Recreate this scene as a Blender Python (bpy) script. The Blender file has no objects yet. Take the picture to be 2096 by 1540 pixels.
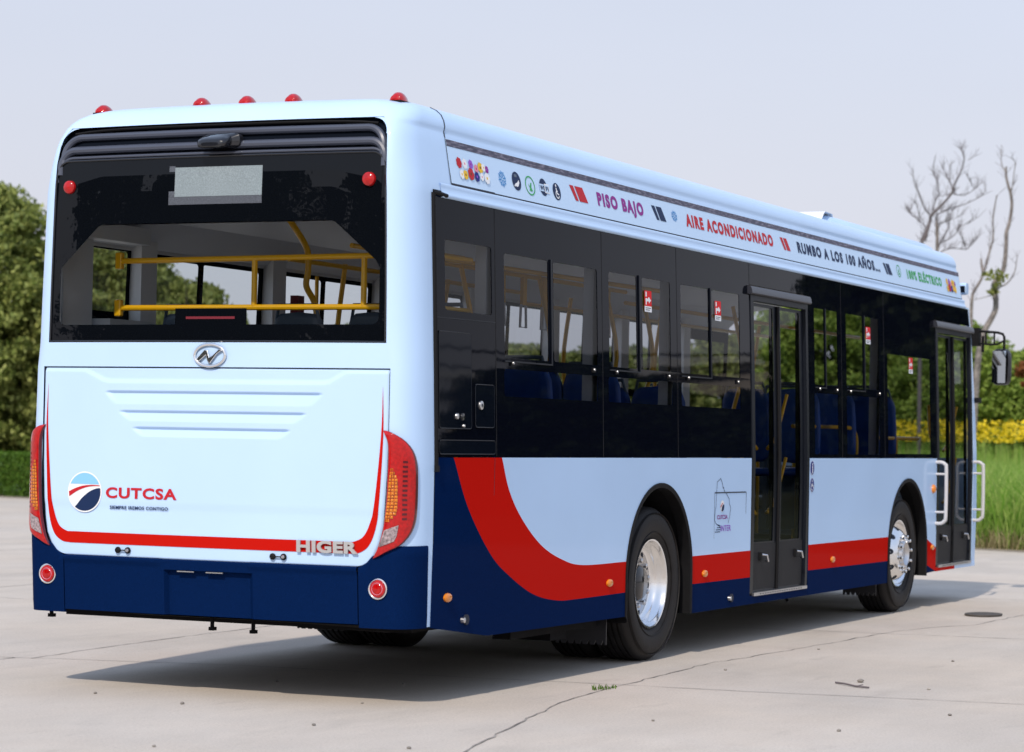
import bpy, math, random
import numpy as np
from mathutils import Vector, Matrix
PI = math.pi
random.seed(7)
rng = np.random.default_rng(11)
D = bpy.data
scene = bpy.context.scene
COL = scene.collection

# ------------------------------------------------------------------ camera
cd = D.cameras.new("camera"); cam = D.objects.new("camera", cd); COL.objects.link(cam); scene.camera = cam
yaw, pitch, roll = math.radians(24.503), math.radians(1.389), math.radians(1.082)
f_ = Vector((-math.sin(yaw)*math.cos(pitch), math.cos(yaw)*math.cos(pitch), math.sin(pitch)))
r_ = Vector((math.cos(yaw), math.sin(yaw), 0)); u_ = r_.cross(f_)
r2 = math.cos(roll)*r_+math.sin(roll)*u_; u2 = -math.sin(roll)*r_+math.cos(roll)*u_
m = Matrix((r2, u2, -f_)).transposed().to_4x4(); m.translation = Vector((7.552, -12.462, 1.497))
cam.matrix_world = m
cd.sensor_width = 36; cd.lens = 5.2255516*36/2.096; cd.clip_end = 3000; cd.clip_start = .1
cd.dof.use_dof = True; cd.dof.focus_distance = 16.2; cd.dof.aperture_fstop = 3.3
# ------------------------------------------------------------------ world, sun, exposure
SUN_DIR = Vector((0.14, -1.0, 0.98)).normalized()
el = math.asin(SUN_DIR.z); az = math.atan2(SUN_DIR.x, SUN_DIR.y)
w = D.worlds.new("World"); scene.world = w; w.use_nodes = True
nt = w.node_tree; nt.nodes.clear()
out = nt.nodes.new("ShaderNodeOutputWorld"); bg = nt.nodes.new("ShaderNodeBackground")
sky = nt.nodes.new("ShaderNodeTexSky"); sky.sky_type = 'NISHITA'; sky.sun_disc = False
sky.sun_elevation = el; sky.sun_rotation = az; sky.air_density = 1.0; sky.dust_density = 3.0; sky.ozone_density = 1.0
tc = nt.nodes.new("ShaderNodeTexCoord"); sep = nt.nodes.new("ShaderNodeSeparateXYZ")
rmp = nt.nodes.new("ShaderNodeValToRGB"); mix = nt.nodes.new("ShaderNodeMix"); mix.data_type = 'RGBA'; mix.inputs[0].default_value = .86
nt.links.new(tc.outputs["Generated"], sep.inputs[0]); nt.links.new(sep.outputs[2], rmp.inputs[0])
SKYK = 6.0
e = rmp.color_ramp.elements
def sk(c, k=1.0): return (c[0]*SKYK*k, c[1]*SKYK*k, c[2]*SKYK*k, 1)
e[0].position = 0.0; e[0].color = sk((.73, .715, .80))
e[1].position = 1.0; e[1].color = sk((.47, .62, .94))
for p, c in ((.06, (.705, .70, .79)), (.12, (.69, .705, .805)), (.19, (.675, .715, .84)), (.45, (.58, .69, .90))):
    q = e.new(p); q.color = sk(c)
nt.links.new(sky.outputs[0], mix.inputs[6]); nt.links.new(rmp.outputs[0], mix.inputs[7])
cn = nt.nodes.new("ShaderNodeTexNoise"); cn.inputs["Scale"].default_value = 2.2; cn.inputs["Detail"].default_value = 5
cmp_ = nt.nodes.new("ShaderNodeMapping"); cmp_.inputs["Scale"].default_value = (1, 1, 4)
nt.links.new(tc.outputs["Generated"], cmp_.inputs[0]); nt.links.new(cmp_.outputs[0], cn.inputs[0])
cr = nt.nodes.new("ShaderNodeMapRange"); cr.inputs[1].default_value = .3; cr.inputs[2].default_value = .7
cr.inputs[3].default_value = .975; cr.inputs[4].default_value = 1.025
vm = nt.nodes.new("ShaderNodeVectorMath"); vm.operation = 'SCALE'
nt.links.new(cn.outputs[0], cr.inputs[0]); nt.links.new(mix.outputs[2], vm.inputs[0]); nt.links.new(cr.outputs[0], vm.inputs[3])
nt.links.new(vm.outputs[0], bg.inputs[0]); bg.inputs[1].default_value = .15
nt.links.new(bg.outputs[0], out.inputs[0])
sl = D.lights.new("sun", 'SUN'); sl.energy = 2.75; sl.angle = math.radians(1.2); sl.color = (1.0, .90, .80)
so = D.objects.new("sun", sl); COL.objects.link(so)
so.rotation_euler = SUN_DIR.to_track_quat('Z', 'Y').to_euler()
scene.view_settings.view_transform = 'Standard'; scene.view_settings.look = 'None'
scene.view_settings.exposure = 0.22; scene.view_settings.gamma = 1.0
scene.cycles.max_bounces = 10; scene.cycles.transparent_max_bounces = 24
scene.cycles.caustics_reflective = False; scene.cycles.caustics_refractive = False
scene.cycles.sample_clamp_indirect = 6

# ------------------------------------------------------------------ materials
def mat(name, col, rough=.5, metal=0, coat=0, spec=.5, noise=None, bump=None, ior=None):
    """noise=(scale, amount): value variation; bump=(scale, strength, distance)"""
    mt = D.materials.new(name); mt.use_nodes = True; n = mt.node_tree; b = n.nodes["Principled BSDF"]
    b.inputs["Base Color"].default_value = (*col, 1); b.inputs["Roughness"].default_value = rough
    b.inputs["Metallic"].default_value = metal; b.inputs["Coat Weight"].default_value = coat
    b.inputs["Coat Roughness"].default_value = .03; b.inputs["Coat IOR"].default_value = 1.3; b.inputs["Specular IOR Level"].default_value = spec
    if ior: b.inputs["IOR"].default_value = ior
    t = n.nodes.new("ShaderNodeTexCoord")
    if noise:
        x = n.nodes.new("ShaderNodeTexNoise"); x.inputs["Scale"].default_value = noise[0]; x.inputs["Detail"].default_value = 6
        n.links.new(t.outputs["Object"], x.inputs[0])
        r = n.nodes.new("ShaderNodeMapRange"); r.inputs[1].default_value = .3; r.inputs[2].default_value = .7
        r.inputs[3].default_value = 1-noise[1]; r.inputs[4].default_value = 1+noise[1]
        v = n.nodes.new("ShaderNodeVectorMath"); v.operation = 'SCALE'; v.inputs[0].default_value = col
        n.links.new(x.outputs[0], r.inputs[0]); n.links.new(r.outputs[0], v.inputs[3]); n.links.new(v.outputs[0], b.inputs["Base Color"])
        r2_ = n.nodes.new("ShaderNodeMapRange"); r2_.inputs[3].default_value = max(rough*.8, .01); r2_.inputs[4].default_value = rough*1.25
        n.links.new(x.outputs[0], r2_.inputs[0]); n.links.new(r2_.outputs[0], b.inputs["Roughness"])
    if bump:
        x = n.nodes.new("ShaderNodeTexNoise"); x.inputs["Scale"].default_value = bump[0]; x.inputs["Detail"].default_value = 4
        n.links.new(t.outputs["Object"], x.inputs[0])
        q = n.nodes.new("ShaderNodeBump"); q.inputs["Strength"].default_value = bump[1]; q.inputs["Distance"].default_value = bump[2]
        n.links.new(x.outputs[0], q.inputs["Height"]); n.links.new(q.outputs[0], b.inputs["Normal"])
    return mt

M = {}
M['blue'] = mat("light_blue_paint", (.50, .685, .94), .4, coat=.4, spec=.12, noise=(1.3, .025), bump=(2.2, .25, .004))
M['rearblue'] = M['blue']
M['panelblue'] = mat("banner_blue", (.54, .72, .94), .45, coat=.15, spec=.2)
M['navy'] = mat("navy_paint", (.0022, .013, .062), .42, coat=.04, spec=.0, noise=(220, .25), bump=(1.6, .2, .004))
M['red'] = mat("red_paint", (.52, .010, .006), .42, coat=.06, spec=.0, bump=(1.6, .2, .004))
M['white'] = mat("white_vinyl", (.82, .84, .86), .4)
M['black'] = mat("black_gloss", (.004, .006, .011), .035, spec=.5, ior=1.15, bump=(1.1, .12, .01))
M['frit'] = mat("black_glass_edge", (.003, .004, .008), .02, spec=.5, ior=1.15, bump=(1.0, .12, .01))
M['fritrear'] = mat("rear_glass_edge", (.003, .004, .006), .02, spec=.5, ior=1.33, bump=(2.6, .35, .01))
M['blackgrey'] = mat("black_lacquer", (.012, .013, .017), .12, coat=.5)
M['louvre'] = mat('louvre_grey', (.06, .07, .10), .3, coat=.3)
M['rubber'] = mat("black_rubber", (.005, .005, .006), .65, spec=.2, noise=(30, .2))
M['seam'] = mat("seam_dark", (.01, .015, .03), .7)
M['tyre'] = mat("tyre_rubber", (.014, .0125, .0125), .6, spec=.25, noise=(14, .35), bump=(60, .35, .004))
M['chrome'] = mat("polished_aluminium", (.88, .88, .88), .15, metal=1, bump=(9, .15, .01))
M['disc'] = mat('wheel_disc', (.55, .55, .56), .10, metal=1, bump=(16, .3, .01))  # polished metal toned down; dark reflection of the wheel well put into its colour
M['handle'] = mat('grey_handle', (.55, .55, .56), .35, coat=.3)
M['alu'] = mat("satin_aluminium", (.62, .62, .63), .32, metal=1)
M['badge'] = mat("satin_badge_silver", (.50, .50, .50), .4, metal=.35)
M['under'] = mat("underbody_black", (.005, .005, .006), .8, spec=.15, noise=(6, .4))
M['plastic'] = mat("black_plastic", (.018, .018, .022), .42, bump=(140, .2, .002))
M['doorpanel'] = mat("textured_door_panel", (.014, .014, .016), .55, spec=.2, bump=(260, .6, .003))
M['frame'] = mat("dark_frame_lacquer", (.006, .008, .013), .3, spec=.2)
M['header'] = mat("door_header_lacquer", (.03, .032, .042), .3, spec=.3)
M['grey'] = mat("interior_grey", (.68, .68, .68), .6)
M['ceil'] = mat("interior_ceiling", (.55, .56, .58), .55)
M['floor'] = mat("interior_floor", (.22, .22, .23), .7, noise=(40, .3))
M['yellow'] = mat("yellow_rail", (.85, .44, .005), .3, coat=.4)
M['seat'] = mat("blue_seat", (.012, .07, .32), .4, noise=(9, .15))
M['seatgrey'] = mat("dark_seat_shell", (.07, .10, .14), .4)
M['purple'] = mat("purple_vinyl", (.27, .03, .25), .5, spec=.12)
M['txtred'] = mat("red_vinyl", (.50, .02, .03), .5, spec=.12)
M['txtnavy'] = mat("navy_vinyl", (.012, .028, .085), .5, spec=.12)
M['green'] = mat("green_vinyl", (.05, .38, .11), .5, spec=.12)
M['cyan'] = mat("sky_blue_vinyl", (.04, .27, .60), .5, spec=.12)
M['logosky'] = mat("logo_sky_vinyl", (.25, .55, .88), .5, spec=.12)
M['pink'] = mat("pink_vinyl", (.75, .28, .38), .5, spec=.12)
M['violet'] = mat("violet_vinyl", (.30, .10, .55), .5, spec=.12)
M['sun'] = mat("sunflower_vinyl", (.80, .50, .04), .5, spec=.12)
M['brown'] = mat("brown_vinyl", (.16, .05, .02), .5, spec=.12)
M['iconblue'] = mat("icon_blue_vinyl", (.01, .02, .20), .5, spec=.12)
M['amber'] = mat("amber_lens", (.70, .21, .006), .15, coat=1, bump=(120, .4, .004))
M['amberd'] = mat("amber_lens_dark", (.36, .10, .008), .2, coat=1)
M['redlens'] = mat("red_lens", (.42, .003, .004), .07, coat=.5, noise=(60, .22), bump=(90, .25, .003))
M['redlensd'] = mat("red_lens_dark", (.09, .002, .008), .1, coat=1)
M['whitelens'] = mat("clear_lens", (.30, .24, .25), .15, coat=1, noise=(75, .6), bump=(90, .8, .006))
M['display'] = mat("display_window", (.24, .29, .31), .25, coat=1, noise=(160, .22))
M['displaydim'] = mat("display_frame", (.09, .10, .12), .25, coat=.5, noise=(160, .3))
M['stickred'] = mat("sticker_red", (.72, .015, .02), .5, spec=.12)
M['mirror'] = mat("mirror_glass", (.85, .86, .87), .015, metal=1)
M['darkred'] = mat("dark_red_box", (.16, .01, .02), .4)

def banner_strip():
    mt = mat("dark_patterned_strip", (.05, .05, .085), .5); n = mt.node_tree; b = n.nodes["Principled BSDF"]
    t = n.nodes.new("ShaderNodeTexCoord"); mp = n.nodes.new("ShaderNodeMapping"); mp.inputs["Scale"].default_value = (1, 9, 60)
    mp.inputs["Rotation"].default_value = (.35, 0, 0)
    x = n.nodes.new("ShaderNodeTexNoise"); x.inputs["Scale"].default_value = 1.6; x.inputs["Detail"].default_value = 5
    r = n.nodes.new("ShaderNodeValToRGB"); r.color_ramp.elements[0].position = .45; r.color_ramp.elements[0].color = (.035, .032, .065, 1)
    r.color_ramp.elements[1].position = .72; r.color_ramp.elements[1].color = (.22, .20, .26, 1)
    n.links.new(t.outputs["Object"], mp.inputs[0]); n.links.new(mp.outputs[0], x.inputs[0]); n.links.new(x.outputs[0], r.inputs[0])
    n.links.new(r.outputs[0], b.inputs["Base Color"]); return mt
M['strip'] = banner_strip()

def glass(name, tint, gloss=1.0):
    mt = D.materials.new(name); mt.use_nodes = True; n = mt.node_tree; n.nodes.clear()
    o = n.nodes.new("ShaderNodeOutputMaterial"); mx = n.nodes.new("ShaderNodeMixShader"); fr = n.nodes.new("ShaderNodeFresnel")
    fr.inputs[0].default_value = 1.17
    tr = n.nodes.new("ShaderNodeBsdfTransparent"); tr.inputs[0].default_value = (*tint, 1)
    gl = n.nodes.new("ShaderNodeBsdfGlossy"); gl.inputs["Roughness"].default_value = .01
    t = n.nodes.new("ShaderNodeTexCoord"); x = n.nodes.new("ShaderNodeTexNoise"); x.inputs["Scale"].default_value = 1.1
    q = n.nodes.new("ShaderNodeBump"); q.inputs["Strength"].default_value = .12; q.inputs["Distance"].default_value = .01
    n.links.new(t.outputs["Object"], x.inputs[0]); n.links.new(x.outputs[0], q.inputs["Height"]); n.links.new(q.outputs[0], gl.inputs["Normal"])
    n.links.new(fr.outputs[0], mx.inputs[0]); n.links.new(tr.outputs[0], mx.inputs[1]); n.links.new(gl.outputs[0], mx.inputs[2])
    n.links.new(mx.outputs[0], o.inputs[0]); return mt
M['pane'] = glass("tinted_pane", (.55, .57, .60))
M['panel'] = glass("light_pane", (.80, .83, .84))
M['paned'] = glass("door_pane", (.62, .64, .65))

def leafmat(name, c1, c2, c3=None, trans=.35):
    mt = D.materials.new(name); mt.use_nodes = True; n = mt.node_tree; b = n.nodes["Principled BSDF"]
    g = n.nodes.new("ShaderNodeNewGeometry"); r = n.nodes.new("ShaderNodeValToRGB")
    r.color_ramp.elements[0].color = (*c1, 1); r.color_ramp.elements[1].color = (*c2, 1)
    if c3: q = r.color_ramp.elements.new(.9); q.color = (*c3, 1)
    n.links.new(g.outputs["Random Per Island"], r.inputs[0]); n.links.new(r.outputs[0], b.inputs["Base Color"])
    b.inputs["Roughness"].default_value = .55; b.inputs["Specular IOR Level"].default_value = .25
    tl = n.nodes.new("ShaderNodeBsdfTranslucent"); mx = n.nodes.new("ShaderNodeMixShader"); mx.inputs[0].default_value = trans
    n.links.new(r.outputs[0], tl.inputs[0]); n.links.new(b.outputs[0], mx.inputs[1]); n.links.new(tl.outputs[0], mx.inputs[2])
    n.links.new(mx.outputs[0], n.nodes["Material Output"].inputs[0]); return mt
M['leafdark'] = leafmat("leaves_dark", (.12, .17, .035), (.38, .42, .12))
M['leafolive'] = leafmat("leaves_olive", (.12, .16, .035), (.34, .36, .11))
M['leafbright'] = leafmat("leaves_bright", (.13, .21, .03), (.36, .46, .09))
M['leafshade'] = leafmat("leaves_dimmed_mirrored", (.02, .035, .012), (.06, .08, .028))  # leaf colour darkened so the mirrored trees reflect only dimly in the glass
M['leafhedge'] = leafmat("leaves_hedge", (.05, .12, .012), (.13, .24, .03))
M['grass'] = leafmat("grass_blades", (.16, .36, .03), (.40, .62, .12), (.46, .56, .16), .5)
M['drygrass'] = leafmat("dry_grass", (.22, .19, .09), (.36, .31, .16), None, .3)
M['flower'] = leafmat("yellow_petals", (.75, .52, .01), (.9, .68, .03), None, .3)
M['rust'] = leafmat("rusty_leaves", (.16, .06, .02), (.28, .10, .03))
M['bark'] = mat("pale_bark", (.22, .195, .18), .85, noise=(9, .4), bump=(25, .8, .03))
M['twig'] = mat("grey_twig", (.15, .13, .135), .85)
M['barkdark'] = mat("dark_bark", (.08, .065, .05), .9, noise=(9, .4))

# ------------------------------------------------------------------ mesh helpers
class MB:
    def __init__(s): s.v = []; s.f = []; s.m = []; s.k = 0
    def add(s, vs, fs, k=None):
        o = len(s.v); s.v += [tuple(p) for p in vs]
        for f in fs: s.f.append(tuple(i+o for i in f)); s.m.append(s.k if k is None else k)
    def poly(s, pts, k=None): s.add(pts, [tuple(range(len(pts)))], k)
    def box(s, x0, x1, y0, y1, z0, z1, k=None):
        s.add([(x0,y0,z0),(x1,y0,z0),(x1,y1,z0),(x0,y1,z0),(x0,y0,z1),(x1,y0,z1),(x1,y1,z1),(x0,y1,z1)],
              [(0,3,2,1),(4,5,6,7),(0,1,5,4),(1,2,6,5),(2,3,7,6),(3,0,4,7)], k)
    def grid(s, rows, k=None, flip=False, close=False):
        n = len(rows[0]); vs = [p for r in rows for p in r]; fs = []
        for i in range(len(rows)-1):
            for j in range(n if close else n-1):
                a = i*n+j; b = i*n+(j+1) % n; q = (a, b, b+n, a+n); fs.append(q[::-1] if flip else q)
        s.add(vs, fs, k)
    def prism(s, pts, off, k=None):
        """closed prism: polygon pts and the same polygon moved by off"""
        n = len(pts); o = Vector(off); top = [tuple(Vector(p)+o) for p in pts]
        s.add(list(pts)+top, [tuple(range(n))[::-1], tuple(range(n, 2*n))]+[(i, (i+1) % n, (i+1) % n+n, i+n) for i in range(n)], k)
    def tube(s, path, r, n=8, k=None, cap=True, closed=False, ry=None):
        P = [Vector(p) for p in path]; rs = r if isinstance(r, (list, tuple)) else [r]*len(P); rows = []
        up = None
        for i, p in enumerate(P):
            a = P[i-1] if (i or closed) else p; b = P[(i+1) % len(P)] if (i < len(P)-1 or closed) else p
            t = (b-a).normalized()
            if up is None:
                up = Vector((0, 0, 1)) if abs(t.z) < .9 else Vector((1, 0, 0))
            x = t.cross(up)
            if x.length < 1e-4: x = t.cross(Vector((0, 1, 0)))
            x.normalize(); y = x.cross(t).normalized(); up = y
            rows.append([p+x*math.cos(2*PI*j/n)*rs[i]+y*math.sin(2*PI*j/n)*(rs[i] if ry is None else ry) for j in range(n)])
        if closed: rows.append(rows[0])
        s.grid(rows, k, close=True)
        if cap and not closed:
            s.poly(rows[0][::-1], k); s.poly(rows[-1], k)
    def lathe(s, prof, origin, axis='X', n=32, k=None, flip=False):
        """prof: list of (a, r) a along axis"""
        rows = []
        for a, r in prof:
            row = []
            for j in range(n):
                t = 2*PI*j/n; c, q = math.cos(t)*r, math.sin(t)*r
                row.append({'X': (origin[0]+a, origin[1]+c, origin[2]+q), 'Y': (origin[0]+c, origin[1]+a, origin[2]+q), 'Z': (origin[0]+c, origin[1]+q, origin[2]+a)}[axis])
            rows.append(row)
        s.grid(rows, k, flip=flip, close=True)
    def build(s, name, mats, parent=None, smooth=False, bevel=0, angle=35, **props):
        me = D.meshes.new(name); me.from_pydata(s.v, [], s.f)
        for q in (mats if isinstance(mats, (list, tuple)) else [mats]): me.materials.append(q)
        if any(s.m): me.polygons.foreach_set("material_index", s.m)
        me.update(); me.validate()
        if smooth:
            me.polygons.foreach_set("use_smooth", [True]*len(me.polygons))
            if angle < 180: me.set_sharp_from_angle(angle=math.radians(angle))
        o = D.objects.new(name, me); COL.objects.link(o)
        if parent: o.parent = parent
        if bevel:
            b = o.modifiers.new("bevel", 'BEVEL'); b.width = bevel; b.segments = 2; b.limit_method = 'ANGLE'; b.angle_limit = math.radians(40)
        for a, v in props.items(): o[a] = v
        return o
def empty(name, loc, label, cat, group=None):
    o = D.objects.new(name, None); COL.objects.link(o); o.location = loc; o['label'] = label; o['category'] = cat
    if group: o['group'] = group
    return o
def catmull(P, n=8):
    P = [Vector(p) for p in P]; Q = [P[0]*2-P[1]]+P+[P[-1]*2-P[-2]]; o = []
    for i in range(1, len(Q)-2):
        a, b, c, d = Q[i-1:i+3]
        for j in range(n):
            t = j/n; o.append(.5*((2*b)+(c-a)*t+(2*a-5*b+4*c-d)*t*t+(3*b-a-3*c+d)*t**3))
    o.append(P[-1]); return o
def lerp(x, xs, ys): return float(np.interp(x, xs, ys))

# ================================================================== BUS
bus = empty("city_bus", (0, 0, 0), "long light blue city bus with navy skirt and red curved stripe", "bus")
# shell profile: z, half width, rear edge x, rear y, corner depth, front y
ROWS = [(.44,1.268,1.138,.035,.20,12.44),(.90,1.275,1.138,0,.22,12.46),(1.38,1.275,1.138,0,.22,12.46),(1.865,1.262,1.138,0,.22,12.42),
 (2.005,1.257,1.110,0,.22,12.40),(2.30,1.248,1.106,0,.22,12.36),(2.60,1.237,1.10,0,.22,12.30),(2.84,1.228,1.094,0,.22,12.24),(2.88,1.2265,1.092,0,.22,12.22),
 (2.93,1.216,1.090,0,.22,12.21),(3.05,1.191,1.086,.008,.22,12.18),(3.15,1.170,1.076,.026,.22,12.15),(3.20,1.1585,1.066,.042,.22,12.12),
 (3.222,1.150,1.056,.052,.22,12.10),(3.235,1.147,1.05,.058,.22,12.095),(3.25,1.149,1.04,.066,.22,12.09),(3.265,1.149,1.03,.075,.22,12.08),(3.30,1.138,1.0,.10,.22,12.05),
 (3.335,1.116,.955,.135,.22,12.0),(3.362,1.083,.90,.175,.23,11.95),(3.382,1.04,.84,.225,.24,11.9),(3.398,.98,.77,.29,.25,11.82),(3.410,.89,.68,.38,.26,11.7),(3.419,.75,.52,.52,.28,11.5),(3.424,.55,.30,.75,.30,11.2)]
RZ = [r[0] for r in ROWS]
def RP(z): return [lerp(z, RZ, [r[i] for r in ROWS]) for i in range(1, 6)]
def W(z): return RP(z)[0]
BUL = .045
def rear_pt(x, z, off=0.0):
    """point on the rear face or its corner, offset outwards"""
    Wz, XE, R, ay, F = RP(z); s = 1 if x >= 0 else -1; ax_ = abs(x)
    if ax_ <= XE:
        y = R-BUL*(1-(ax_/XE)**2); ny = -1.0; nx = 2*BUL*ax_/XE**2*-1
        return (x, y-off, z)
    ax = Wz-XE; t = min((ax_-XE)/ax, 1.0); th = math.asin(t)
    nx = math.sin(th)/ax; ny = -math.cos(th)/ay; l = math.hypot(nx, ny); nx /= l; ny /= l
    return (s*(ax_+nx*off), R+ay*(1-math.cos(th))+ny*off, z)
def corner_th(th, z, off=0.0, s=1):
    Wz, XE, R, ay, F = RP(z); ax = Wz-XE
    nx = math.sin(th)/ax; ny = -math.cos(th)/ay; l = math.hypot(nx, ny)
    return (s*(XE+ax*math.sin(th)+nx/l*off), R+ay*(1-math.cos(th))+ny/l*off, z)
def side_pt(y, z, off=0.0): return (W(z)+off, y, z)

# ---- body shell
mb = MB(); NC = 10; XF = [0, .2, .4, .6, .8, .9, 1.0]
def loop(row):
    z, Wz, XE, R, ay, F = row; half = []
    for t in XF[:-1]: half.append((XE*t, R-BUL*(1-t*t), z))
    for i in range(NC+1): half.append(corner_th(PI/2*i/NC, z))
    y0 = R+ay; ys = [.30, .55, 3, 6, 9, 12.0]
    for y in ys: half.append((Wz, max(y, y0+.001), z))
    for i in range(1, 7):
        a = PI/2*i/6; half.append((Wz-.25*(1-math.cos(a)), F-.32+.32*math.sin(a)+.0, z))
    for t in (.66, .33): half.append(((Wz-.25)*t, F+.10*(1-t*t), z))
    half.append((0, F+.10, z))
    left = [(-p[0], p[1], p[2]) for p in half[1:-1]][::-1]
    return half+left
loops = [loop(r) for r in ROWS]; n = len(loops[0]); nh = (n+2)//2
iC = len(XF)-1; iS = iC+NC; iW = iS+1   # corner start, corner end, y=.30
def colidx(j): return j if j < nh-1 else n-1-j   # quad column j (between j and j+1) mirrored
for i in range(len(loops)-1):
    z0, z1 = ROWS[i][0], ROWS[i+1][0]
    for j in range(n):
        c = colidx(j)
        if c < iC and z1 <= 1.866: continue                       # tailgate opening
        if c < iC and 2.004 <= z0 and z1 <= 3.266: continue         # rear window
        if iW <= c < iW+5 and z1 <= 2.881: continue                 # side walls
        if c == iW+5 and z1 <= 2.881: continue                      # front door and pillar zone
        if c > iW+5 and 1.39 < z1 <= 2.881: continue                # windscreen
        a, b = loops[i][j], loops[i][(j+1) % n]; d, e2 = loops[i+1][j], loops[i+1][(j+1) % n]
        mb.add([a, b, e2, d], [(0, 1, 2, 3)])
mb.poly(loops[-1])
# rounded upper corners of the window opening
for s in (-1, 1):
    cx, cz, rr = 1.033*s-.0*s, 3.19, .075
    pts = [rear_pt(s*1.075, 3.28, .001)]
    for i in range(9):
        a = PI/2*i/8; pts.append(rear_pt(s*(.975+.095*math.sin(a)), 3.165+.095*math.cos(a), .0015))
    pts.append(rear_pt(s*1.10, 3.165, .001))
    for i in range(1, len(pts)-1): mb.poly([pts[0], pts[i], pts[i+1]] if s < 0 else [pts[0], pts[i+1], pts[i]])
# merge doubles through bmesh for smooth shading
import bmesh
shell = mb.build("body_shell", M['blue'], bus)
bm = bmesh.new(); bm.from_mesh(shell.data); bmesh.ops.remove_doubles(bm, verts=bm.verts, dist=.0004)
bmesh.ops.recalc_face_normals(bm, faces=bm.faces); bm.to_mesh(shell.data); bm.free()
shell.data.polygons.foreach_set("use_smooth", [True]*len(shell.data.polygons)); shell.data.set_sharp_from_angle(angle=math.radians(50))

# ---- lower side panels (painted livery: blue / red / navy)
ARCH = [(3.79, .59, .62), (9.96, .565, .635)]
skb_y, skb_z = [.28, 1.03, 1.031, 3.17, 4.40, 9.35, 10.59, 11.0], [.435, .345, .345, .335, .289, .289, .321, .33]
redlo = catmull([(.535,1.385,0),(.738,1.094,0),(1.051,.82,0),(1.324,.68,0),(1.677,.555,0),(2.041,.499,0),(2.4,.492,0),(3.2,.495,0)])
redhi = catmull([(1.190,1.385,0),(1.301,1.187,0),(1.492,1.014,0),(1.782,.849,0),(2.103,.751,0),(2.45,.702,0),(3.2,.697,0)])
def navy_top(y):
    if y < .535: return 1.38
    if y < 3.3: return lerp(y, [p.x for p in redlo], [p.y for p in redlo])
    if y < 10.5: return lerp(y, [4.4, 9.35], [.494, .48])
    return lerp(y, [10.6, 10.93], [.40, .328])
def red_top(y):
    if y < 1.19: return 1.38
    if y < 3.3: return lerp(y, [p.x for p in redhi], [p.y for p in redhi])
    if y < 10.5: return .690
    return lerp(y, [10.6, 10.95], [.64, .545])
def skirt(y):
    z = lerp(y, skb_y, skb_z)
    for cy, cz, r in ARCH:
        if abs(y-cy) < r: z = max(z, cz+math.sqrt(r*r-(y-cy)**2))
    return z
def side_panel(y0, y1, s=1):
    mb = MB(); ys = set(np.arange(y0, y1, .02).round(4).tolist()+[y0, y1]+[v for v in (.535, 1.19) if y0 < v < y1])
    for cy, cz, r in ARCH:
        for i in range(41):
            v = round(cy+r*math.cos(PI*i/40), 5)
            if y0 < v < y1: ys.add(v)
    ys = sorted(ys)
    for a, b in zip(ys, ys[1:]):
        if b-a < 1e-4: continue
        cols = []
        for y in (a+1e-6, b-1e-6):
            zb = skirt(y); n_ = max(zb, min(navy_top(y), 1.38)); r__ = max(n_, min(red_top(y), 1.38)); cols.append((zb, n_, r__, 1.38))
        for k in range(3):
            p = [(s*1.275, a, cols[0][k]), (s*1.275, b, cols[1][k]), (s*1.275, b, cols[1][k+1]), (s*1.275, a, cols[0][k+1])]
            if abs(p[3][2]-p[0][2])+abs(p[2][2]-p[1][2]) < 1e-5: continue
            mb.poly(p, k)
            if k == 0 or cols[0][k] <= cols[0][0]+1e-6:
                mb.poly([(s*1.275, a, cols[0][0]), (s*1.255, a, cols[0][0]), (s*1.255, b, cols[1][0]), (s*1.275, b, cols[1][0])], k)
    for y in (y0, y1):
        zb = skirt(y+(1e-5 if y == y0 else -1e-5)); mb.poly([(s*1.275, y, zb), (s*1.255, y, zb), (s*1.255, y, 1.38), (s*1.275, y, 1.38)], 0)
    return mb.build("side_panel", [M['navy'], M['red'], M['blue']], bus)
side_panel(.29, 5.66); p_ = side_panel(7.065, 10.93)
side_panel(.29, 10.6, -1)
mb = MB(); mb.box(-1.275, -1.24, 10.6, 12.1, .32, 1.38); mb.build("side_panel", M['blue'], bus)
# step sill strips under the two doors and front pillar
mb = MB()
mb.prism([(1.25, 5.66, .289), (1.25, 7.065, .289), (1.25, 7.065, .349), (1.25, 5.66, .349)], (.024, 0, 0)); mb.build("door_sill_skirt", M['navy'], bus)
mb = MB(); mb.prism([(1.25, 10.93, .325), (1.25, 11.62, .325), (1.25, 11.62, .358), (1.25, 10.93, .358)], (.025, 0, 0), 0)
mb.prism([(1.25, 11.62, .325), (1.25, 12.40, .325), (1.25, 12.40, .358), (1.25, 11.62, .358)], (.025, 0, 0), 1); mb.build("door_sill_skirt", [M['red'], M['blue']], bus)
# seams in the lower side panels
mb = MB()
def seam(y0, z0, y1, z1, wd=.005, off=.0015, m_=None):
    d = Vector((0, y1-y0, z1-z0)).normalized(); nn = Vector((0, -d.z, d.y))*wd/2
    a = Vector((0, y0, z0)); b = Vector((0, y1, z1)); P = [a-nn, b-nn, b+nn, a+nn]
    (m_ or mb).poly([(W(p.z)+off, p.y, p.z) for p in P])
seam(1.09, 1.375, 1.09, .37, .004); seam(4.845, .475, 4.848, .292)
seam(4.86, 1.13, 5.54, 1.128, .009); seam(5.545, 1.128, 5.545, .55, .006); seam(4.86, 1.13, 4.86, .85, .004); seam(4.86, .85, 4.857, .40, .0035)
seam(5.16, .762, 5.345, .762, .008); seam(5.345, .762, 5.347, .57, .005); seam(5.16, .570, 5.345, .570, .004); seam(5.16, .76, 5.16, .57, .002)
for i in range(9):
    y = 5.0+.048*i; seam(y, .535, y, .545, .02, .002); seam(y, .478, y, .44, .018, .002)
mb.build("panel_seams", M['seam'], bus)
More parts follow.
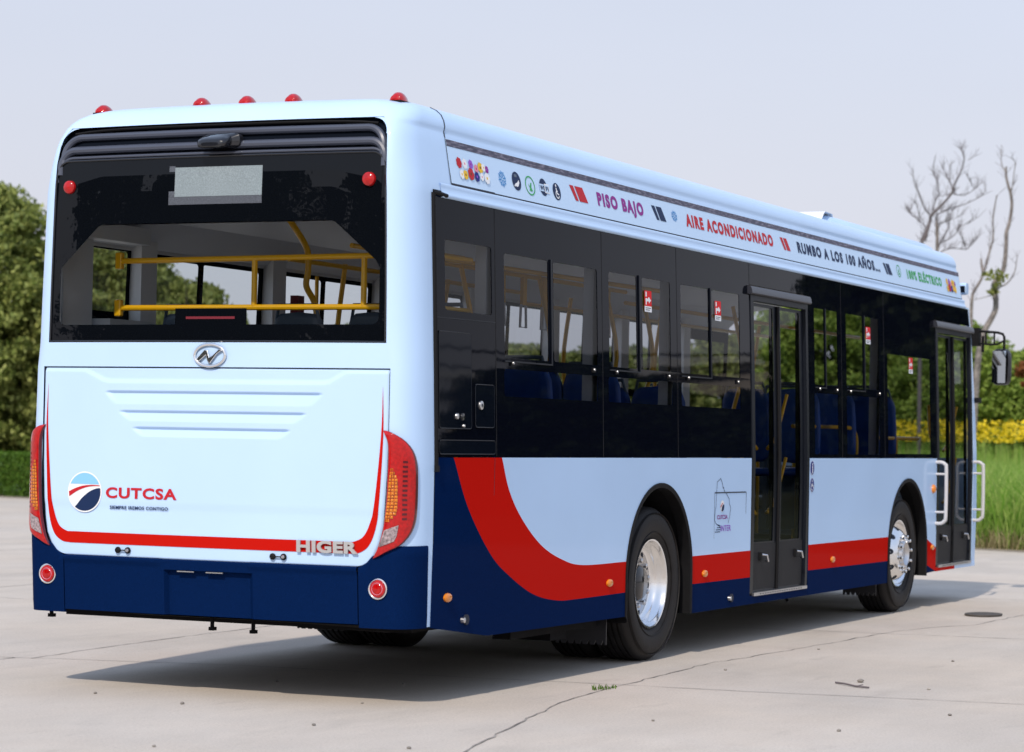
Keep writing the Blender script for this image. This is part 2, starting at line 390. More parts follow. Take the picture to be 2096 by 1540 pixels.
for y, z in ((.70, .455), (5.21, .357)):
    mb = MB(); mb.lathe([(0, .030), (.012, .030), (.012, 0)], (1.275, y+.03, z), n=16, k=0); mb.build("lock_cap", M['seam'], bus, smooth=True)
    mb = MB(); mb.lathe([(0, .018), (.02, .016), (.024, 0)], (1.276, y-.02, z), n=14); mb.build("flap_lock", M['alu'], bus, smooth=True)
# map outline with small emblem and words on the side
OUT = [(4.977,1.234),(5.000,1.215),(5.023,1.189),(5.035,1.160),(5.048,1.168),(5.055,1.150),(5.082,1.131),(5.11,1.12),(5.155,1.09),(5.17,1.082),(5.175,1.045),(5.2,1.025),(5.205,1.00),(5.19,.985),(5.192,.965),(5.175,.94),(5.152,.905)]
OUT2 = [(4.977,1.234),(4.962,1.222),(4.945,1.222),(4.933,1.215),(4.908,1.208),(4.905,1.17),(4.895,1.125),(4.89,1.036),(4.875,1.0),(4.868,.959),(4.870,.929),(4.89,.912),(4.915,.90)]
mb = MB()
for P in (OUT, OUT2):
    for a, b in zip(P, P[1:]): seam(a[0], a[1], b[0], b[1], .005, .002, mb)
for i, (a, b, z) in enumerate(((4.935, 4.985, .892), (4.915, 4.99, .877), (4.895, 4.99, .862), (4.874, 4.985, .847))): seam(a, z, b, z, .006, .002, mb)
seam(4.915, .90, 4.96, .895, .006, .002, mb); seam(4.96, .895, 4.99, .875, .006, .002, mb)
mb.build("map_outline_print", M['txtnavy'], bus)

def ell(cy, cz, ry, rz, n=28, a0=0, a1=2*PI): return [(cy+ry*math.cos(a0+(a1-a0)*i/n), cz+rz*math.sin(a0+(a1-a0)*i/n)) for i in range(n)]
class DEC:   # flat vinyl pieces on the right side
    def __init__(s): s.b = MB(); s.ms = []
    def p(s, pts, mt, off=.002):
        if mt not in s.ms: s.ms.append(mt)
        s.b.poly([(W(z)+off, y, z) for y, z in pts], s.ms.index(mt))
    def build(s, name, par): return s.b.build(name, s.ms, par)
def side_emblem(cy, cz, ry, rz, par, name="company_emblem_print"):
    d = DEC(); d.p(ell(cy, cz, ry, rz), M['white'], .002); q = [(cy+ry*.9*math.cos(a), cz+rz*.9*math.sin(a)) for a in np.linspace(-2.1, .35, 16)]
    d.p(q+[(cy+.3*ry, cz+.25*rz), (cy-.2*ry, cz-.2*rz)], M['txtnavy'], .0035)
    d.p([(cy-.9*ry, cz-.05*rz), (cy-.2*ry, cz+.45*rz), (cy+.6*ry, cz+.62*rz), (cy-.1*ry, cz+.28*rz), (cy-.82*ry, cz-.3*rz)], M['txtred'], .0035)
    return d.build(name, par)
side_emblem(5.022, 1.032, .042, .042, bus)
# round blue information signs beside the middle door
for z, kind in ((1.302, 0), (1.165, 1)):
    d = DEC(); d.p(ell(7.13, z, .052, .058), M['white'], .002); d.p(ell(7.13, z, .048, .054), M['iconblue'], .003)
    if kind == 0:
        d.p(ell(7.132, z+.030, .011, .011, 12), M['white'], .0042); d.p([(7.118, z+.016), (7.142, z+.016), (7.142, z-.036), (7.150, z-.042), (7.112, z-.042), (7.124, z-.036), (7.124, z+.006), (7.118, z+.006)], M['white'], .0042)
    else:
        d.p(ell(7.125, z+.034, .009, .009, 10), M['white'], .0042); d.p([(7.119, z+.02), (7.131, z+.02), (7.133, z), (7.152, z), (7.165, z-.025), (7.155, z-.03), (7.143, z-.010), (7.120, z-.010)], M['white'], .0042)
        O = ell(7.128, z-.015, .026, .028, 20, .6, 5.2+.3); I = ell(7.128, z-.015, .019, .021, 20, .6, 5.2+.3)
        for i in range(19): d.p([O[i], O[i+1], I[i+1], I[i]], M['white'], .0042)
    d.build("round_information_sign", bus)

# ---- text
def text_mesh(s, bold=.02, space=1.0):
    cu = D.curves.new("txt", 'FONT'); cu.body = s; cu.size = 1; cu.offset = bold; cu.space_character = space; cu.resolution_u = 4
    o = D.objects.new("txt", cu); COL.objects.link(o); dg = bpy.context.evaluated_depsgraph_get(); dg.update()
    me = D.meshes.new_from_object(o.evaluated_get(dg)); vs = [tuple(v.co) for v in me.vertices]; fs = [tuple(p.vertices) for p in me.polygons]
    D.objects.remove(o); D.meshes.remove(me); D.curves.remove(cu); return vs, fs
CAP = {}
def capheight(bold):
    if bold not in CAP:
        v, _ = text_mesh("H", bold); CAP[bold] = (min(p[1] for p in v), max(p[1] for p in v))
    return CAP[bold]
def lettering(name, s, a0, a1, z0, z1, mt, mapper, par, bold=.03, space=1.0, depth=0):
    """letters fitted between a0..a1 horizontally with capitals z0..z1"""
    v, f = text_mesh(s, bold, space); lo, hi = capheight(bold); x0 = min(p[0] for p in v); x1 = max(p[0] for p in v)
    mb = MB(); vs = []
    for p in v:
        a = a0+(p[0]-x0)/(x1-x0)*(a1-a0); z = z0+(p[1]-lo)/(hi-lo)*(z1-z0); vs.append(mapper(a, z))
    mb.add(vs, f)
    o = mb.build(name, mt, par)
    if depth:
        so_ = o.modifiers.new("s", 'SOLIDIFY'); so_.thickness = depth; so_.offset = 0
    return o
smap = lambda off: (lambda y, z: (W(z)+off, y, z))
rmap = lambda off: (lambda x, z: rear_pt(x, z, off))
lettering("lettering", "CUTCSA", 4.915, 5.138, .938, .968, M['purple'], smap(.003), bus, .02)
lettering("lettering", "INTER", 4.995, 5.213, .850, .892, M['violet'], smap(.003), bus, .005)

# ---- wheel arch rims and wells
for s in (1, -1):
    for cy, cz, r in ARCH:
        mb = MB(); prof = []; zb = .29 if cy < 5 else .30
        path = [(cy-r, zb+(.04 if cy < 5 else -.01))]+[(cy-r*math.cos(PI*i/36), cz+r*math.sin(PI*i/36)) for i in range(37)]+[(cy+r, zb)]
        path2 = [(cy-r+.032, zb)]+[(cy-(r-.032)*math.cos(PI*i/36), cz+(r-.032)*math.sin(PI*i/36)) for i in range(37)]+[(cy+r-.032, zb)]
        rows = [[(s*1.268, y, z) for y, z in path], [(s*1.284, y, z) for y, z in path], [(s*1.286, (2*a+b)/3, (2*c+e3)/3) for (a, c), (b, e3) in zip(path, path2)],
                [(s*1.279, y, z) for y, z in path2], [(s*1.20, y, z) for y, z in path2]]
        mb.grid(rows, flip=s > 0); mb.build("wheel_arch", M['rubber'], bus, smooth=True)
        mb = MB(); p3 = [(cy+(a-cy)*1.02, c) for a, c in path2]
        mb.grid([[(s*1.21, y, z) for y, z in p3], [(s*.62, y, z) for y, z in p3]]); mb.poly([(s*.62, y, z) for y, z in p3])
        mb.build("wheel_well", M['under'], bus)
        # mud flap behind the wheel, with a notched lower edge
        mb = MB(); x0, x1 = (.80, 1.16) if cy < 5 else (.88, 1.18); yy = cy-.66; z0 = .145 if cy < 5 else .17
        P = [(s*x0, yy, .5), (s*x0, yy, z0)]; nn = 7
        for i in range(nn):
            a = x0+(x1-x0)*(i+.35)/nn; P += [(s*a, yy, z0), (s*(a+.012), yy, z0+.03), (s*(a+.024), yy, z0)]
        P += [(s*x1, yy, z0), (s*x1, yy, .5)]
        mb.prism(P, (0, .012, 0)); mb.build("mud_flap", M['plastic'], bus)

# ---- wheels
def wheel_parts(cy, s, rear, front_kind):
    wl = D.objects.new("wheel", None); COL.objects.link(wl); wl.parent = bus
    R0 = .5225; zc = R0
    xo = 1.218
    def tyre(xf, nm="tyre"):
        mb = MB(); wdt = .29
        prof = [(-.028, .298), (-.018, .312), (0.0, .335), (.014, .375), (.020, .425), (.014, .465), (-.004, .492), (-.018, .508), (-.03, .517)]
        t = [(-.04, .5205)]
        for i in range(5):
            x = -.07-.042*i; t += [(x+.008, .5225), (x+.004, .508), (x-.004, .508), (x-.008, .5225)]
        t += [(-.262, .5205)]
        back = [(-.29-a[0]-.0, a[1]) for a in prof[::-1]]
        allp = prof+t+back
        mb.lathe([(s*(a), r) for a, r in allp], (s*xf, cy, zc), n=72, flip=s < 0)
        # raised sidewall rings
        for rr in (.352, .482): mb.lathe([(s*.010, rr-.004), (s*(.021 if rr > .4 else .014)*.98, rr), (s*.006, rr+.004)], (s*xf, cy, zc), n=72, flip=s < 0)
        return mb.build(nm, M['tyre'], wl, smooth=True, angle=50)
    tyre(xo)
    if rear:
        tyre(xo-.335)
        mb = MB()
        prof = [(-.030, .300), (-.016, .306), (-.006, .303), (-.008, .292), (-.03, .284), (-.050, .279), (-.058, .268), (-.080, .262), (-.100, .255), (-.110, .245), (-.114, .235)]
        mb.lathe([(s*a, r) for a, r in prof], (s*xo, cy, zc), n=64, flip=s < 0); mb.lathe([(s*a, r) for a, r in ((-.114, .2351), (-.112, .20), (-.106, .165), (-.102, .125))], (s*xo, cy, zc), n=64, k=1, flip=s < 0); rimb = mb
        mb = MB(); mb.lathe([(s*-.104, .126), (s*-.085, .12), (s*-.070, .10), (s*-.066, .0)], (s*xo, cy, zc), n=32, flip=s < 0)
        mb.build("hub", M['blackgrey'], wl, smooth=True)
        for i in range(10):
            mb = MB(); a = 2*PI*i/10+.2; mb.lathe([(s*-.108, .017), (s*-.082, .017), (s*-.077, .011), (s*-.075, 0)], (s*xo, cy+math.cos(a)*.155, zc+math.sin(a)*.155), n=8, flip=s < 0)
            mb.build("wheel_nut", M['alu'], wl)
        mb = rimb
        for i in range(10):
            a = 2*PI*(i+.5)/10+.2; P = [(s*(xo-.1105), cy+math.cos(a)*.205+.021*math.cos(t), zc+math.sin(a)*.205+.021*math.sin(t)) for t in np.linspace(0, 2*PI, 13)[:-1]]; mb.poly(P, 2)
        mb.build("rim", [M['chrome'], M['disc'], M['seam']], wl, smooth=True, angle=40)
    else:
        mb = MB()
        prof = [(-.030, .300), (-.016, .306), (-.006, .303), (-.008, .292), (-.035, .285), (-.05, .27), (-.045, .255), (-.02, .235), (.012, .205), (.03, .18), (.036, .165), (.034, .125)]
        mb.lathe([(s*a, r) for a, r in prof], (s*xo, cy, zc), n=64, flip=s < 0); rimb = mb
        mb = MB(); mb.lathe([(s*.030, .128), (s*.055, .118), (s*.062, .105), (s*.045, .095), (s*.03, .085), (s*.028, 0)], (s*xo, cy, zc), n=32, flip=s < 0)
        mb.build("hub", M['alu'], wl, smooth=True)
        for i in range(10):
            mb = MB(); a = 2*PI*i/10+.2; mb.lathe([(s*.034, .021), (s*.046, .021), (s*.048, .015), (s*.070, .015), (s*.076, .009), (s*.078, 0)], (s*xo, cy+math.cos(a)*.155, zc+math.sin(a)*.155), n=10, flip=s < 0)
            mb.build("wheel_nut", M['chrome'], wl, smooth=True)
        mb = rimb
        for i in range(10):
            a = 2*PI*(i+.5)/10+.2
            P = []
            for t in np.linspace(0, 2*PI, 15)[:-1]:
                rr = .232+.020*math.cos(t); aa = a+.026*math.sin(t)/.232; P.append((s*(xo+lerp(rr, [.205, .235, .255], [.012, -.02, -.045])+.0015), cy+math.cos(aa)*rr, zc+math.sin(aa)*rr))
            mb.poly(P, 1)
        mb.build("rim", [M['chrome'], M['seam']], wl, smooth=True, angle=45)
    mb = MB(); mb.lathe([(0, .305), (s*-.28, .305)], (s*(xo-.03), cy, zc), n=32); mb.poly([(s*(xo-.2), cy+.3*math.cos(t), zc+.3*math.sin(t)) for t in np.linspace(0, 2*PI, 33)[:-1]])
    mb.build("brake_drum", M['under'], wl)
for cy, rr in ((3.80, True), (9.90, False)):
    for s in (1, -1): wheel_parts(cy, s, rr, 0)

# ---- underbody
mb = MB()
mb.box(-1.15, 1.15, .30, 3.1, .40, .60); mb.box(-1.15, 1.15, 4.5, 9.2, .31, .42); mb.box(-1.15, 1.15, 10.65, 12.2, .33, .5)
mb.box(-.6, .6, 3.0, 10.7, .36, .62); mb.prism([(-.7, .12, .44), (1.0, .12, .44), (.9, .5, .375), (-.4, .5, .40)], (0, .9, .02))
mb.box(-.75, .75, 3.7, 3.9, .38, .66); mb.box(-.75, .75, 9.8, 10.0, .38, .66)
mb.box(.2, .9, .7, 2.2, .36, .42); mb.box(1.0, 1.12, 1.7, 3.05, .27, .42); mb.box(.85, 1.1, 2.35, 2.6, .22, .4); mb.tube([(1.05, 1.9, .30), (1.05, 2.7, .27)], .02)
mb.build("underbody", M['under'], bus)
mb = MB()
for x, y, z in ((-.05, .15, .365), (.22, .15, .36), (-1.13, .12, .395)):
    mb.tube([(x, y, .46), (x, y, z)], .012); mb.box(x-.016, x+.018, y-.015, y+.02, z, z+.02)
mb.tube([(1.1, 6.98, .30), (1.13, 7.0, .24)], .012)
mb.build("underbody_bracket", M['under'], bus)

# ---- rear: tailgate
def hoodw(z):
    return lerp(z, [.768, .772, .778, .786, .80, .84, .90, .986, 1.10, 1.3, 1.5, 1.86], [.90, .95, .985, 1.01, 1.035, 1.066, 1.092, 1.108, 1.118, 1.128, 1.131, 1.131])
GR = [(1.715, 1.650, -.690, .735, .045), (1.603, 1.553, -.588, .635, .045), (1.509, 1.464, -.495, .540, .045)]
def recess(x, z):
    d = 0.0
    for zt, zb, x0, x1, sl in GR:
        if zb-.001 < z < zt+.012:
            t = (zt-z)/(zt-zb); a = x0+sl*max(t, 0)*1.3; b = x1-sl*max(t, 0)*1.3
            ed = min((x-a)/.035, (b-x)/.035, 1.0)
            if ed > 0:
                if z > zt: d = max(d, .016*ed*(1-(z-zt)/.012))
                else: d = max(d, .016*ed*(1-t))
    # shallow shelf along the top
    xs = [-.84, -.70, -.66, .73, .77, .88]; sh = lerp(x, xs, [1.86, 1.80, 1.795, 1.795, 1.80, 1.86])
    if z > sh: d = max(d, .010)
    elif z > sh-.024: d = max(d, .010*(1-(sh-z)/.024))
    if z < 1.055: d += .004
    elif z < 1.085: d += .004*(1-(z-1.055)/.03)*1
    return d
mb = MB(); zs = sorted(set([.770, .7715, .7735, .776, .779, .783, .788, .794, .80, .81, .82, .84]+np.arange(.86, 1.44, .02).round(4).tolist()+np.arange(1.44, 1.745, .004).round(4).tolist()+np.arange(1.745, 1.861, .006).round(4).tolist()))
rows = []
for z in zs:
    hw = hoodw(z); row = []
    for i in range(241):
        x = -hw+2*hw*i/240; edge = min(1, (hw-abs(x))/.012, (z-.768)/.012 if z < .79 else 1, (1.8601-z)/.006); edge = max(edge, 0)
        p = rear_pt(x, z, .004-.010*(1-edge)**2-recess(x, z)); row.append(p)
    rows.append(row)
mb.grid(rows)
gate = mb.build("tailgate", M['blue'], bus, smooth=True, angle=60)
# dark backing behind tailgate & window gaps
mb = MB(); mb.grid([[rear_pt(x*RP(z)[1]*1.01, z, -.03) for x in np.linspace(-1, 1, 13)] for z in (.46, .9, 1.38, 1.87, 2.01)]); mb.build("rear_liner", M['seam'], bus)
# U shaped red stripe
o_ = catmull([(1.10, 1.765, 0), (1.107, 1.495, 0), (1.090, 1.133, 0), (1.072, .99, 0), (1.035, .895, 0), (.98, .852, 0), (.92, .843, 0)])
i_ = catmull([(1.0995, 1.765, 0), (1.0935, 1.495, 0), (1.062, 1.133, 0), (1.036, 1.015, 0), (.998, .94, 0), (.945, .911, 0), (.92, .9085, 0)])
mb = MB(); 
def red_row(P): return [rear_pt(x, z, .0065-recess(x, z)) for x, z in P]
O = [(p.x, p.y) for p in o_]; I = [(p.x, p.y) for p in i_]
mid = np.linspace(.92, -.92, 40)[1:-1]
OO = O+[(x, .843) for x in mid]+[(-x, z) for x, z in O[::-1]]; II = I+[(x, .9085) for x in mid]+[(-x, z) for x, z in I[::-1]]
mb.grid([red_row(OO), red_row(II)], flip=False); mb.build("livery_stripe", M['red'], gate)
# company emblem, name and motto
gm = rmap(.0075)
def rdec(name, items, par):
    mb = MB(); ms = []
    for pts, mt, off in items:
        if mt not in ms: ms.append(mt)
        mb.poly([rear_pt(x, z, off) for x, z in pts], ms.index(mt))
    return mb.build(name, ms, par)
cx, cz, ra = -.818, 1.139, .118; rx = .121
def cir(k, n=48): return [(cx+rx*k*math.cos(2*PI*i/n), cz+ra*k*math.sin(2*PI*i/n)) for i in range(n)]
zt = cz+.045
up = [(cx+rx*.93*math.cos(a), cz+ra*.93*math.sin(a)) for a in np.linspace(math.asin(.045/.118/.93), PI-math.asin(.045/.118/.93), 24)]
def C2(P): return [(p.x, p.y) for p in catmull([(a, b, 0) for a, b in P], 6)]
def N(u, v): return (cx+u*rx, cz+v*ra)
arc = [N(.93*math.cos(a), .93*math.sin(a)) for a in np.linspace(-2.22, .20, 26)]
navyP = arc+C2([N(.90, .21), N(.62, .16), N(.25, .0), N(-.15, -.30), N(-.40, -.58), N(-.56, -.74)])[1:-1]
redP = C2([N(-.93, .0), N(-.55, .17), N(-.1, .30), N(.4, .345), N(.88, .335)])+C2([N(.88, .30), N(.4, .28), N(0, .20), N(-.45, .03), N(-.90, -.24)])
rdec("company_emblem", [(cir(1), M['white'], .0065), (up, M['logosky'], .0075), (navyP, M['txtnavy'], .0075), (redP, M['txtred'], .0085)], gate)
lettering("lettering", "CUTCSA", -.668, -.182, 1.108, 1.170, M['txtred'], gm, gate, .035, 1.12)
lettering("lettering", "SIEMPRE IREMOS CONTIGO", -.638, -.238, 1.046, 1.065, M['txtnavy'], gm, gate, .03, 1.1)
lettering("maker_letters", "HIGER", .598, .970, .843, .909, M['badge'], rmap(.012), gate, .045, 1.05, .010)
# maker emblem on the band above
mb = MB(); rows = []
EX, EZ = .017, 1.932
for i in range(49):
    a = 2*PI*i/48; row = []
    for j in range(8):
        b = 2*PI*j/8; k = .0095*math.cos(b); row.append(rear_pt(EX+(.100+k)*math.cos(a), EZ+(.062+k)*math.sin(a), .008+.008*math.sin(b)))
    rows.append(row)
mb.grid(rows, close=True)
Np = [(-.085,-.022),(-.03,.032),(-.012,.026),(.0,-.012),(.02,-.002),(.062,.034),(.085,.030),(.05,.008),(.004,-.048),(-.012,-.034),(-.022,.0),(-.05,-.022),(-.07,-.036)]
P0 = [rear_pt(EX+x, EZ+z, .004) for x, z in Np]; P1 = [rear_pt(EX+x, EZ+z, .016) for x, z in Np]; nn = len(Np)
mb.add(P0+P1, [tuple(range(nn, 2*nn))]+[(i, (i+1) % nn, (i+1) % nn+nn, i+nn) for i in range(nn)])
mb.build("maker_emblem", M['chrome'], bus, smooth=True, bevel=.003)
for x in (-.545, .478):
    mb = MB(); z = .811
    mb.tube([rear_pt(x-.033, z, .012), rear_pt(x+.033, z, .012)], .004, 6, 0)
    for dx, k in ((-.034, 0), (.034, 1)):
        p = rear_pt(x+dx, z, 0); mb.lathe([(-.005, .019), (-.012, .018), (-.016, .012), (-.017, 0)], p, 'Y', 16, 0, flip=True)
        if k: mb.lathe([(-.0165, .011), (-.021, .008), (-.022, 0)], p, 'Y', 12, 1, flip=True)
    mb.build("tailgate_lock", [M['rubber'], M['alu']], gate, smooth=True)

# ---- bumper
def surf(mb, xs, zs, fn, k=0): mb.grid([[fn(x, z) for x in xs] for z in zs], k)
mb = MB(); xs = np.linspace(-.962, .962, 120); 
def bumper_pt(x, z):
    off = .008; pr = 0
    inx = min((x+.265)/.008, (.303-x)/.008); inz = min((z-.40)/.008, (.712-z)/.008)
    if inx > 0 and inz > 0: pr = .030*min(inx, inz, 1)
    if z > .735 and not (-.283 < x < .287): pr -= .010*min((z-.735)/.013, 1)
    if z > .765: pr += .02*(z-.765)/.008
    return rear_pt(x, z, off-pr)
zs = [.455, .47, .49, .52, .56, .60, .64, .68, .700, .704, .708, .712, .716, .73, .748, .752, .756, .765, .769, .773]
zmin = lambda x: .44+.018*(1-0)*0
mb.grid([[bumper_pt(x, z) for x in xs] for z in zs]); 
mb.grid([[rear_pt(x, .455, -.05) for x in xs], [bumper_pt(x, .455) for x in xs]])
bump = mb.build("bumper", M['navy'], bus, smooth=True, angle=40)
for x in (-.12, .07):
    mb = MB(); a = rear_pt(x, .70, .0); mb.box(a[0]-.055, a[0]+.055, a[1]-.012, a[1], .702, .708); mb.build("plate_lamp", M['alu'], bump)
for s in (-1, 1):
    mb = MB(); rows = []
    # columns from seam x .966 round the corner to y ~.20
    cols = [('x', v) for v in (.968, .99, 1.02, 1.05, 1.08, 1.11, 1.136)]+[('t', PI/2*i/12) for i in range(1, 13)]
    topz = lambda x: lerp(x, [.966, 1.00, 1.035, 1.05, 1.10, 1.18, 1.205, 1.3], [.768, .782, .812, .832, .858, .886, .892, .892])
    def at(c, z, off):
        return rear_pt(s*c[1], z, off) if c[0] == 'x' else corner_th(c[1], z, off, s)
    nz = 8; col = []
    for c in cols:
        xx = c[1] if c[0] == 'x' else 1.138+.137*math.sin(c[1]); zt_ = topz(xx); colp = [at(c, .434, -.03), at(c, .436, .007)]
        for i in range(1, nz+1): colp.append(at(c, .438+(zt_-.438-.006)*i/nz, .009))
        colp.append(at(c, zt_, .004)); colp.append(at(c, zt_, -.02)); col.append(colp)
    endc = [(p[0]-s*.012, p[1]+.002, p[2]) for p in col[-1]]; col.append(endc); first = [(p[0], p[1]+.02, p[2]) for p in col[0]]; col.insert(0, first)
    mb.grid(col, flip=s > 0); cb = mb.build("bumper_corner", M['navy'], bus, smooth=True, angle=45)
    # round red fog lamp with chrome cup
    p = rear_pt(s*1.085, .655, .009); p = (p[0], p[1], p[2])
    mb = MB(); mb.lathe([(.004, .060), (-.004, .058), (-.006, .052), (-.004, .048)], p, 'Y', 32, 0, flip=True); mb.build("lamp_ring", M['chrome'], cb, smooth=True)
    mb = MB(); mb.lathe([(-.002, .049), (-.010, .046), (-.013, .036), (-.010, .033), (-.011, .030), (-.016, .024), (-.018, 0)], p, 'Y', 32, 0, flip=True)
    mb.lathe([(-.0115, .0345), (-.0145, .0325), (-.0115, .0305)], p, 'Y', 32, 1, flip=True); mb.build("fog_lamp", [M['redlens'], M['pink']], cb, smooth=True)

# ---- tail lamps
LO = [(1.110,1.526),(1.134,1.524),(1.17,1.508),(1.209,1.480),(1.233,1.445),(1.248,1.405),(1.256,1.35),(1.259,1.27),(1.259,1.11),(1.256,1.03),(1.247,.975),(1.230,.930),(1.202,.893),(1.150,.862),(1.10,.836),(1.055,.818)]
LI = [(1.110,1.526),(1.137,1.45),(1.137,1.30),(1.133,1.15),(1.122,1.02),(1.106,.94),(1.085,.87),(1.06,.820)]
LOf = [(p.x, p.y) for p in catmull([(a, b, 0) for a, b in LO], 4)]; LIf = [(p.x, p.y) for p in catmull([(a, b, 0) for a, b in LI], 6)]
def lamp_x(z, t):
    zo = [p[1] for p in LOf][::-1]; xo = [p[0] for p in LOf][::-1]; zi = [p[1] for p in LIf][::-1]; xi = [p[0] for p in LIf][::-1]
    a = lerp(z, zi, xi); b = lerp(z, zo, xo); return a+(b-a)*t
def lamp_pt(s, x, z, off):
    if x <= 1.138: return rear_pt(s*x, z, off)
    th = math.asin(min((x-1.138)/.137, 1)); return corner_th(th, z, off, s)
def prof_off(t, z):
    e_ = min(t/.14, (1-t)/.16, (1.526-z)/.03+.0, (z-.818)/.03); e_ = max(0, min(e_, 1)); return .006+.020*math.sqrt(1-(1-e_)**2)
for s in (-1, 1):
    mb = MB(); zz = [1.526, 1.520, 1.51, 1.50, 1.485, 1.465]+np.arange(1.44, .93, -.02).tolist()+[.915, .90, .885, .87, .855, .845, .835, .826, .820, .818]; tt = [0, .03, .07, .12, .2, .32, .46, .6, .74, .84, .9, .94, .97, 1]
    rows = [[lamp_pt(s, lamp_x(z, t), z, prof_off(t, z)) for t in tt] for z in zz]
    nT = len(tt)
    fs0 = len(mb.f); mb.grid(rows, flip=s < 0)
    for q in range(fs0, len(mb.f)):
        c = (q-fs0) % (nT-1); mb.m[q] = 1 if (c < 2 or c >= nT-4) else 0
    lamp = mb.build("tail_lamp", [M['redlens'], M['redlensd']], bus, smooth=True, angle=60)
    mb = MB()   # amber LED block: rows of small cells
    for i in range(16):
        z = 1.318-.0185*i; x0 = lerp(z, [1.03, 1.05, 1.15, 1.27, 1.33], [1.134, 1.138, 1.146, 1.151, 1.158]); x1 = lerp(z, [1.03, 1.075, 1.12, 1.27, 1.33], [1.150, 1.184, 1.189, 1.187, 1.165])
        for j in range(3):
            a = x0+(x1-x0)*j/3+.0012; b = x0+(x1-x0)*(j+1)/3-.0012; zz0, zz1 = z-.0155, z; off = .030
            mb.poly([lamp_pt(s, a, zz0, off), lamp_pt(s, b, zz0, off), lamp_pt(s, b, zz1, off), lamp_pt(s, a, zz1, off)], (i+j) % 3 == 0)
            mc = ((a+b)/2, (zz0+zz1)/2); top = lamp_pt(s, mc[0], mc[1], off+.004)
            q = [lamp_pt(s, a+.002, zz0+.002, off+.0005), lamp_pt(s, b-.002, zz0+.002, off+.0005), lamp_pt(s, b-.002, zz1-.002, off+.0005), lamp_pt(s, a+.002, zz1-.002, off+.0005)]
            for k in range(4): mb.poly([q[k], q[(k+1) % 4], top], 0)
    mb.build("indicator_lens", [M['amber'], M['amberd']], lamp)
    mb = MB()
    mb.grid([[lamp_pt(s, a+(b-a)*t, z+dz*t, .0305) for t in np.linspace(0, 1, 7)] for a, b, z, dz in ((1.106, 1.150, .886, .018), (1.110, 1.176, .905, .014), (1.118, 1.186, .93, .016), (1.127, 1.190, .955, .022), (1.134, 1.193, .978, .030))]); mb.build("reversing_lens", M['whitelens'], lamp)
    mb = MB()
    for i in range(13):
        z = 1.36-.026*i
        mb.poly([lamp_pt(s, 1.205, z, .0285), lamp_pt(s, 1.222, z, .0275), lamp_pt(s, 1.222, z-.012, .0275), lamp_pt(s, 1.205, z-.012, .0285)])
    mb.build("lens_ribs", M['redlensd'], lamp)

# ---- rear window assembly
def holed(mb, u0, u1, v0, v1, holes, mp, th=.006, k=0, nu=8, rad=.02, maxv=.4):
    """sheet u0..u1 x v0..v1 with rectangular holes; mp(u,v,off)"""
    us = sorted(set([u0, u1]+[h[0] for h in holes]+[h[1] for h in holes])); vs = sorted(set([v0, v1]+[h[2] for h in holes]+[h[3] for h in holes]))
    def ref(a, mx):
        o = []
        for x, y in zip(a, a[1:]):
            n_ = max(1, int(math.ceil((y-x)/mx))); o += [x+(y-x)*i/n_ for i in range(n_)]
        return o+[a[-1]]
    us = ref(us, (u1-u0)/nu if nu else 1e9); vs = ref(vs, maxv)
    def inside(u, v): return any(h[0] < u < h[1] and h[2] < v < h[3] for h in holes)
    for i in range(len(us)-1):
        for j in range(len(vs)-1):
            um, vmm = (us[i]+us[i+1])/2, (vs[j]+vs[j+1])/2
            if inside(um, vmm): continue
            c = [(us[i], vs[j]), (us[i+1], vs[j]), (us[i+1], vs[j+1]), (us[i], vs[j+1])]
            mb.poly([mp(a, b, 0) for a, b in c], k); mb.poly([mp(a, b, -th) for a, b in c][::-1], k)
    for h in holes:
        q = [(h[0], h[2]), (h[1], h[2]), (h[1], h[3]), (h[0], h[3])]
        for a in range(4):
            A, B = q[a], q[(a+1) % 4]; mb.poly([mp(*A, 0), mp(*B, 0), mp(*B, -th), mp(*A, -th)], k)
        for a, (cu, cv) in enumerate(q):
            su = 1 if cu == h[0] else -1; sv = 1 if cv == h[2] else -1
            P = [(cu, cv)]+[(cu+su*rad*(1-math.sin(t)), cv+sv*rad*(1-math.cos(t))) for t in np.linspace(0, PI/2, 6)]
            for b in range(1, len(P)-1): mb.poly([mp(*P[0], -.0005), mp(*P[b], -.0005), mp(*P[b+1], -.0005)], k)
# glass black border as strips around the clear zone (polygonal)
CL = [(-.76, 2.688), (-1.030, 2.445), (-1.042, 2.40), (-1.040, 2.145), (-1.030, 2.118), (-1.004, 2.107), (-.228, 2.107), (-.228, 2.198), (.241, 2.198), (.241, 2.107), (1.020, 2.107), (1.048, 2.118), (1.058, 2.145), (1.056, 2.42), (1.035, 2.462), (.80, 2.675), (.765, 2.688)]
def clear_bounds(x):   # zlow, zhigh of the clear zone at x
    if not (-1.042 < x < 1.058): return None
    lo = lerp(x, [-1.042, -1.036, -1.022, -1.004, -.2281, -.228, .241, .2411, 1.020, 1.040, 1.053, 1.058], [2.14, 2.125, 2.112, 2.107, 2.107, 2.198, 2.198, 2.107, 2.107, 2.114, 2.128, 2.145])
    hi = lerp(x, [-1.042, -1.030, -.775, -.745, .75, .785, 1.035, 1.058], [2.40, 2.445, 2.676, 2.688, 2.688, 2.676, 2.462, 2.42]); return lo, hi
GT = 3.060
def glass_w(z): return min(RP(z)[1]-.012, 1.098) if z < 2.97 else (RP(2.97)[1]-.012-.085*(1-math.sqrt(max(0, 1-((z-2.97)/.0901)**2))))
xs = sorted(set(np.linspace(-1.096, 1.096, 120).round(4).tolist()+[-1.042, -1.036, -1.022, -1.004, -.228, -.2281, .241, .2411, 1.02, 1.04, 1.053, 1.058, -1.03, -.775, -.745, .75, .785, 1.035]))
mb = MB(); pm = MB()
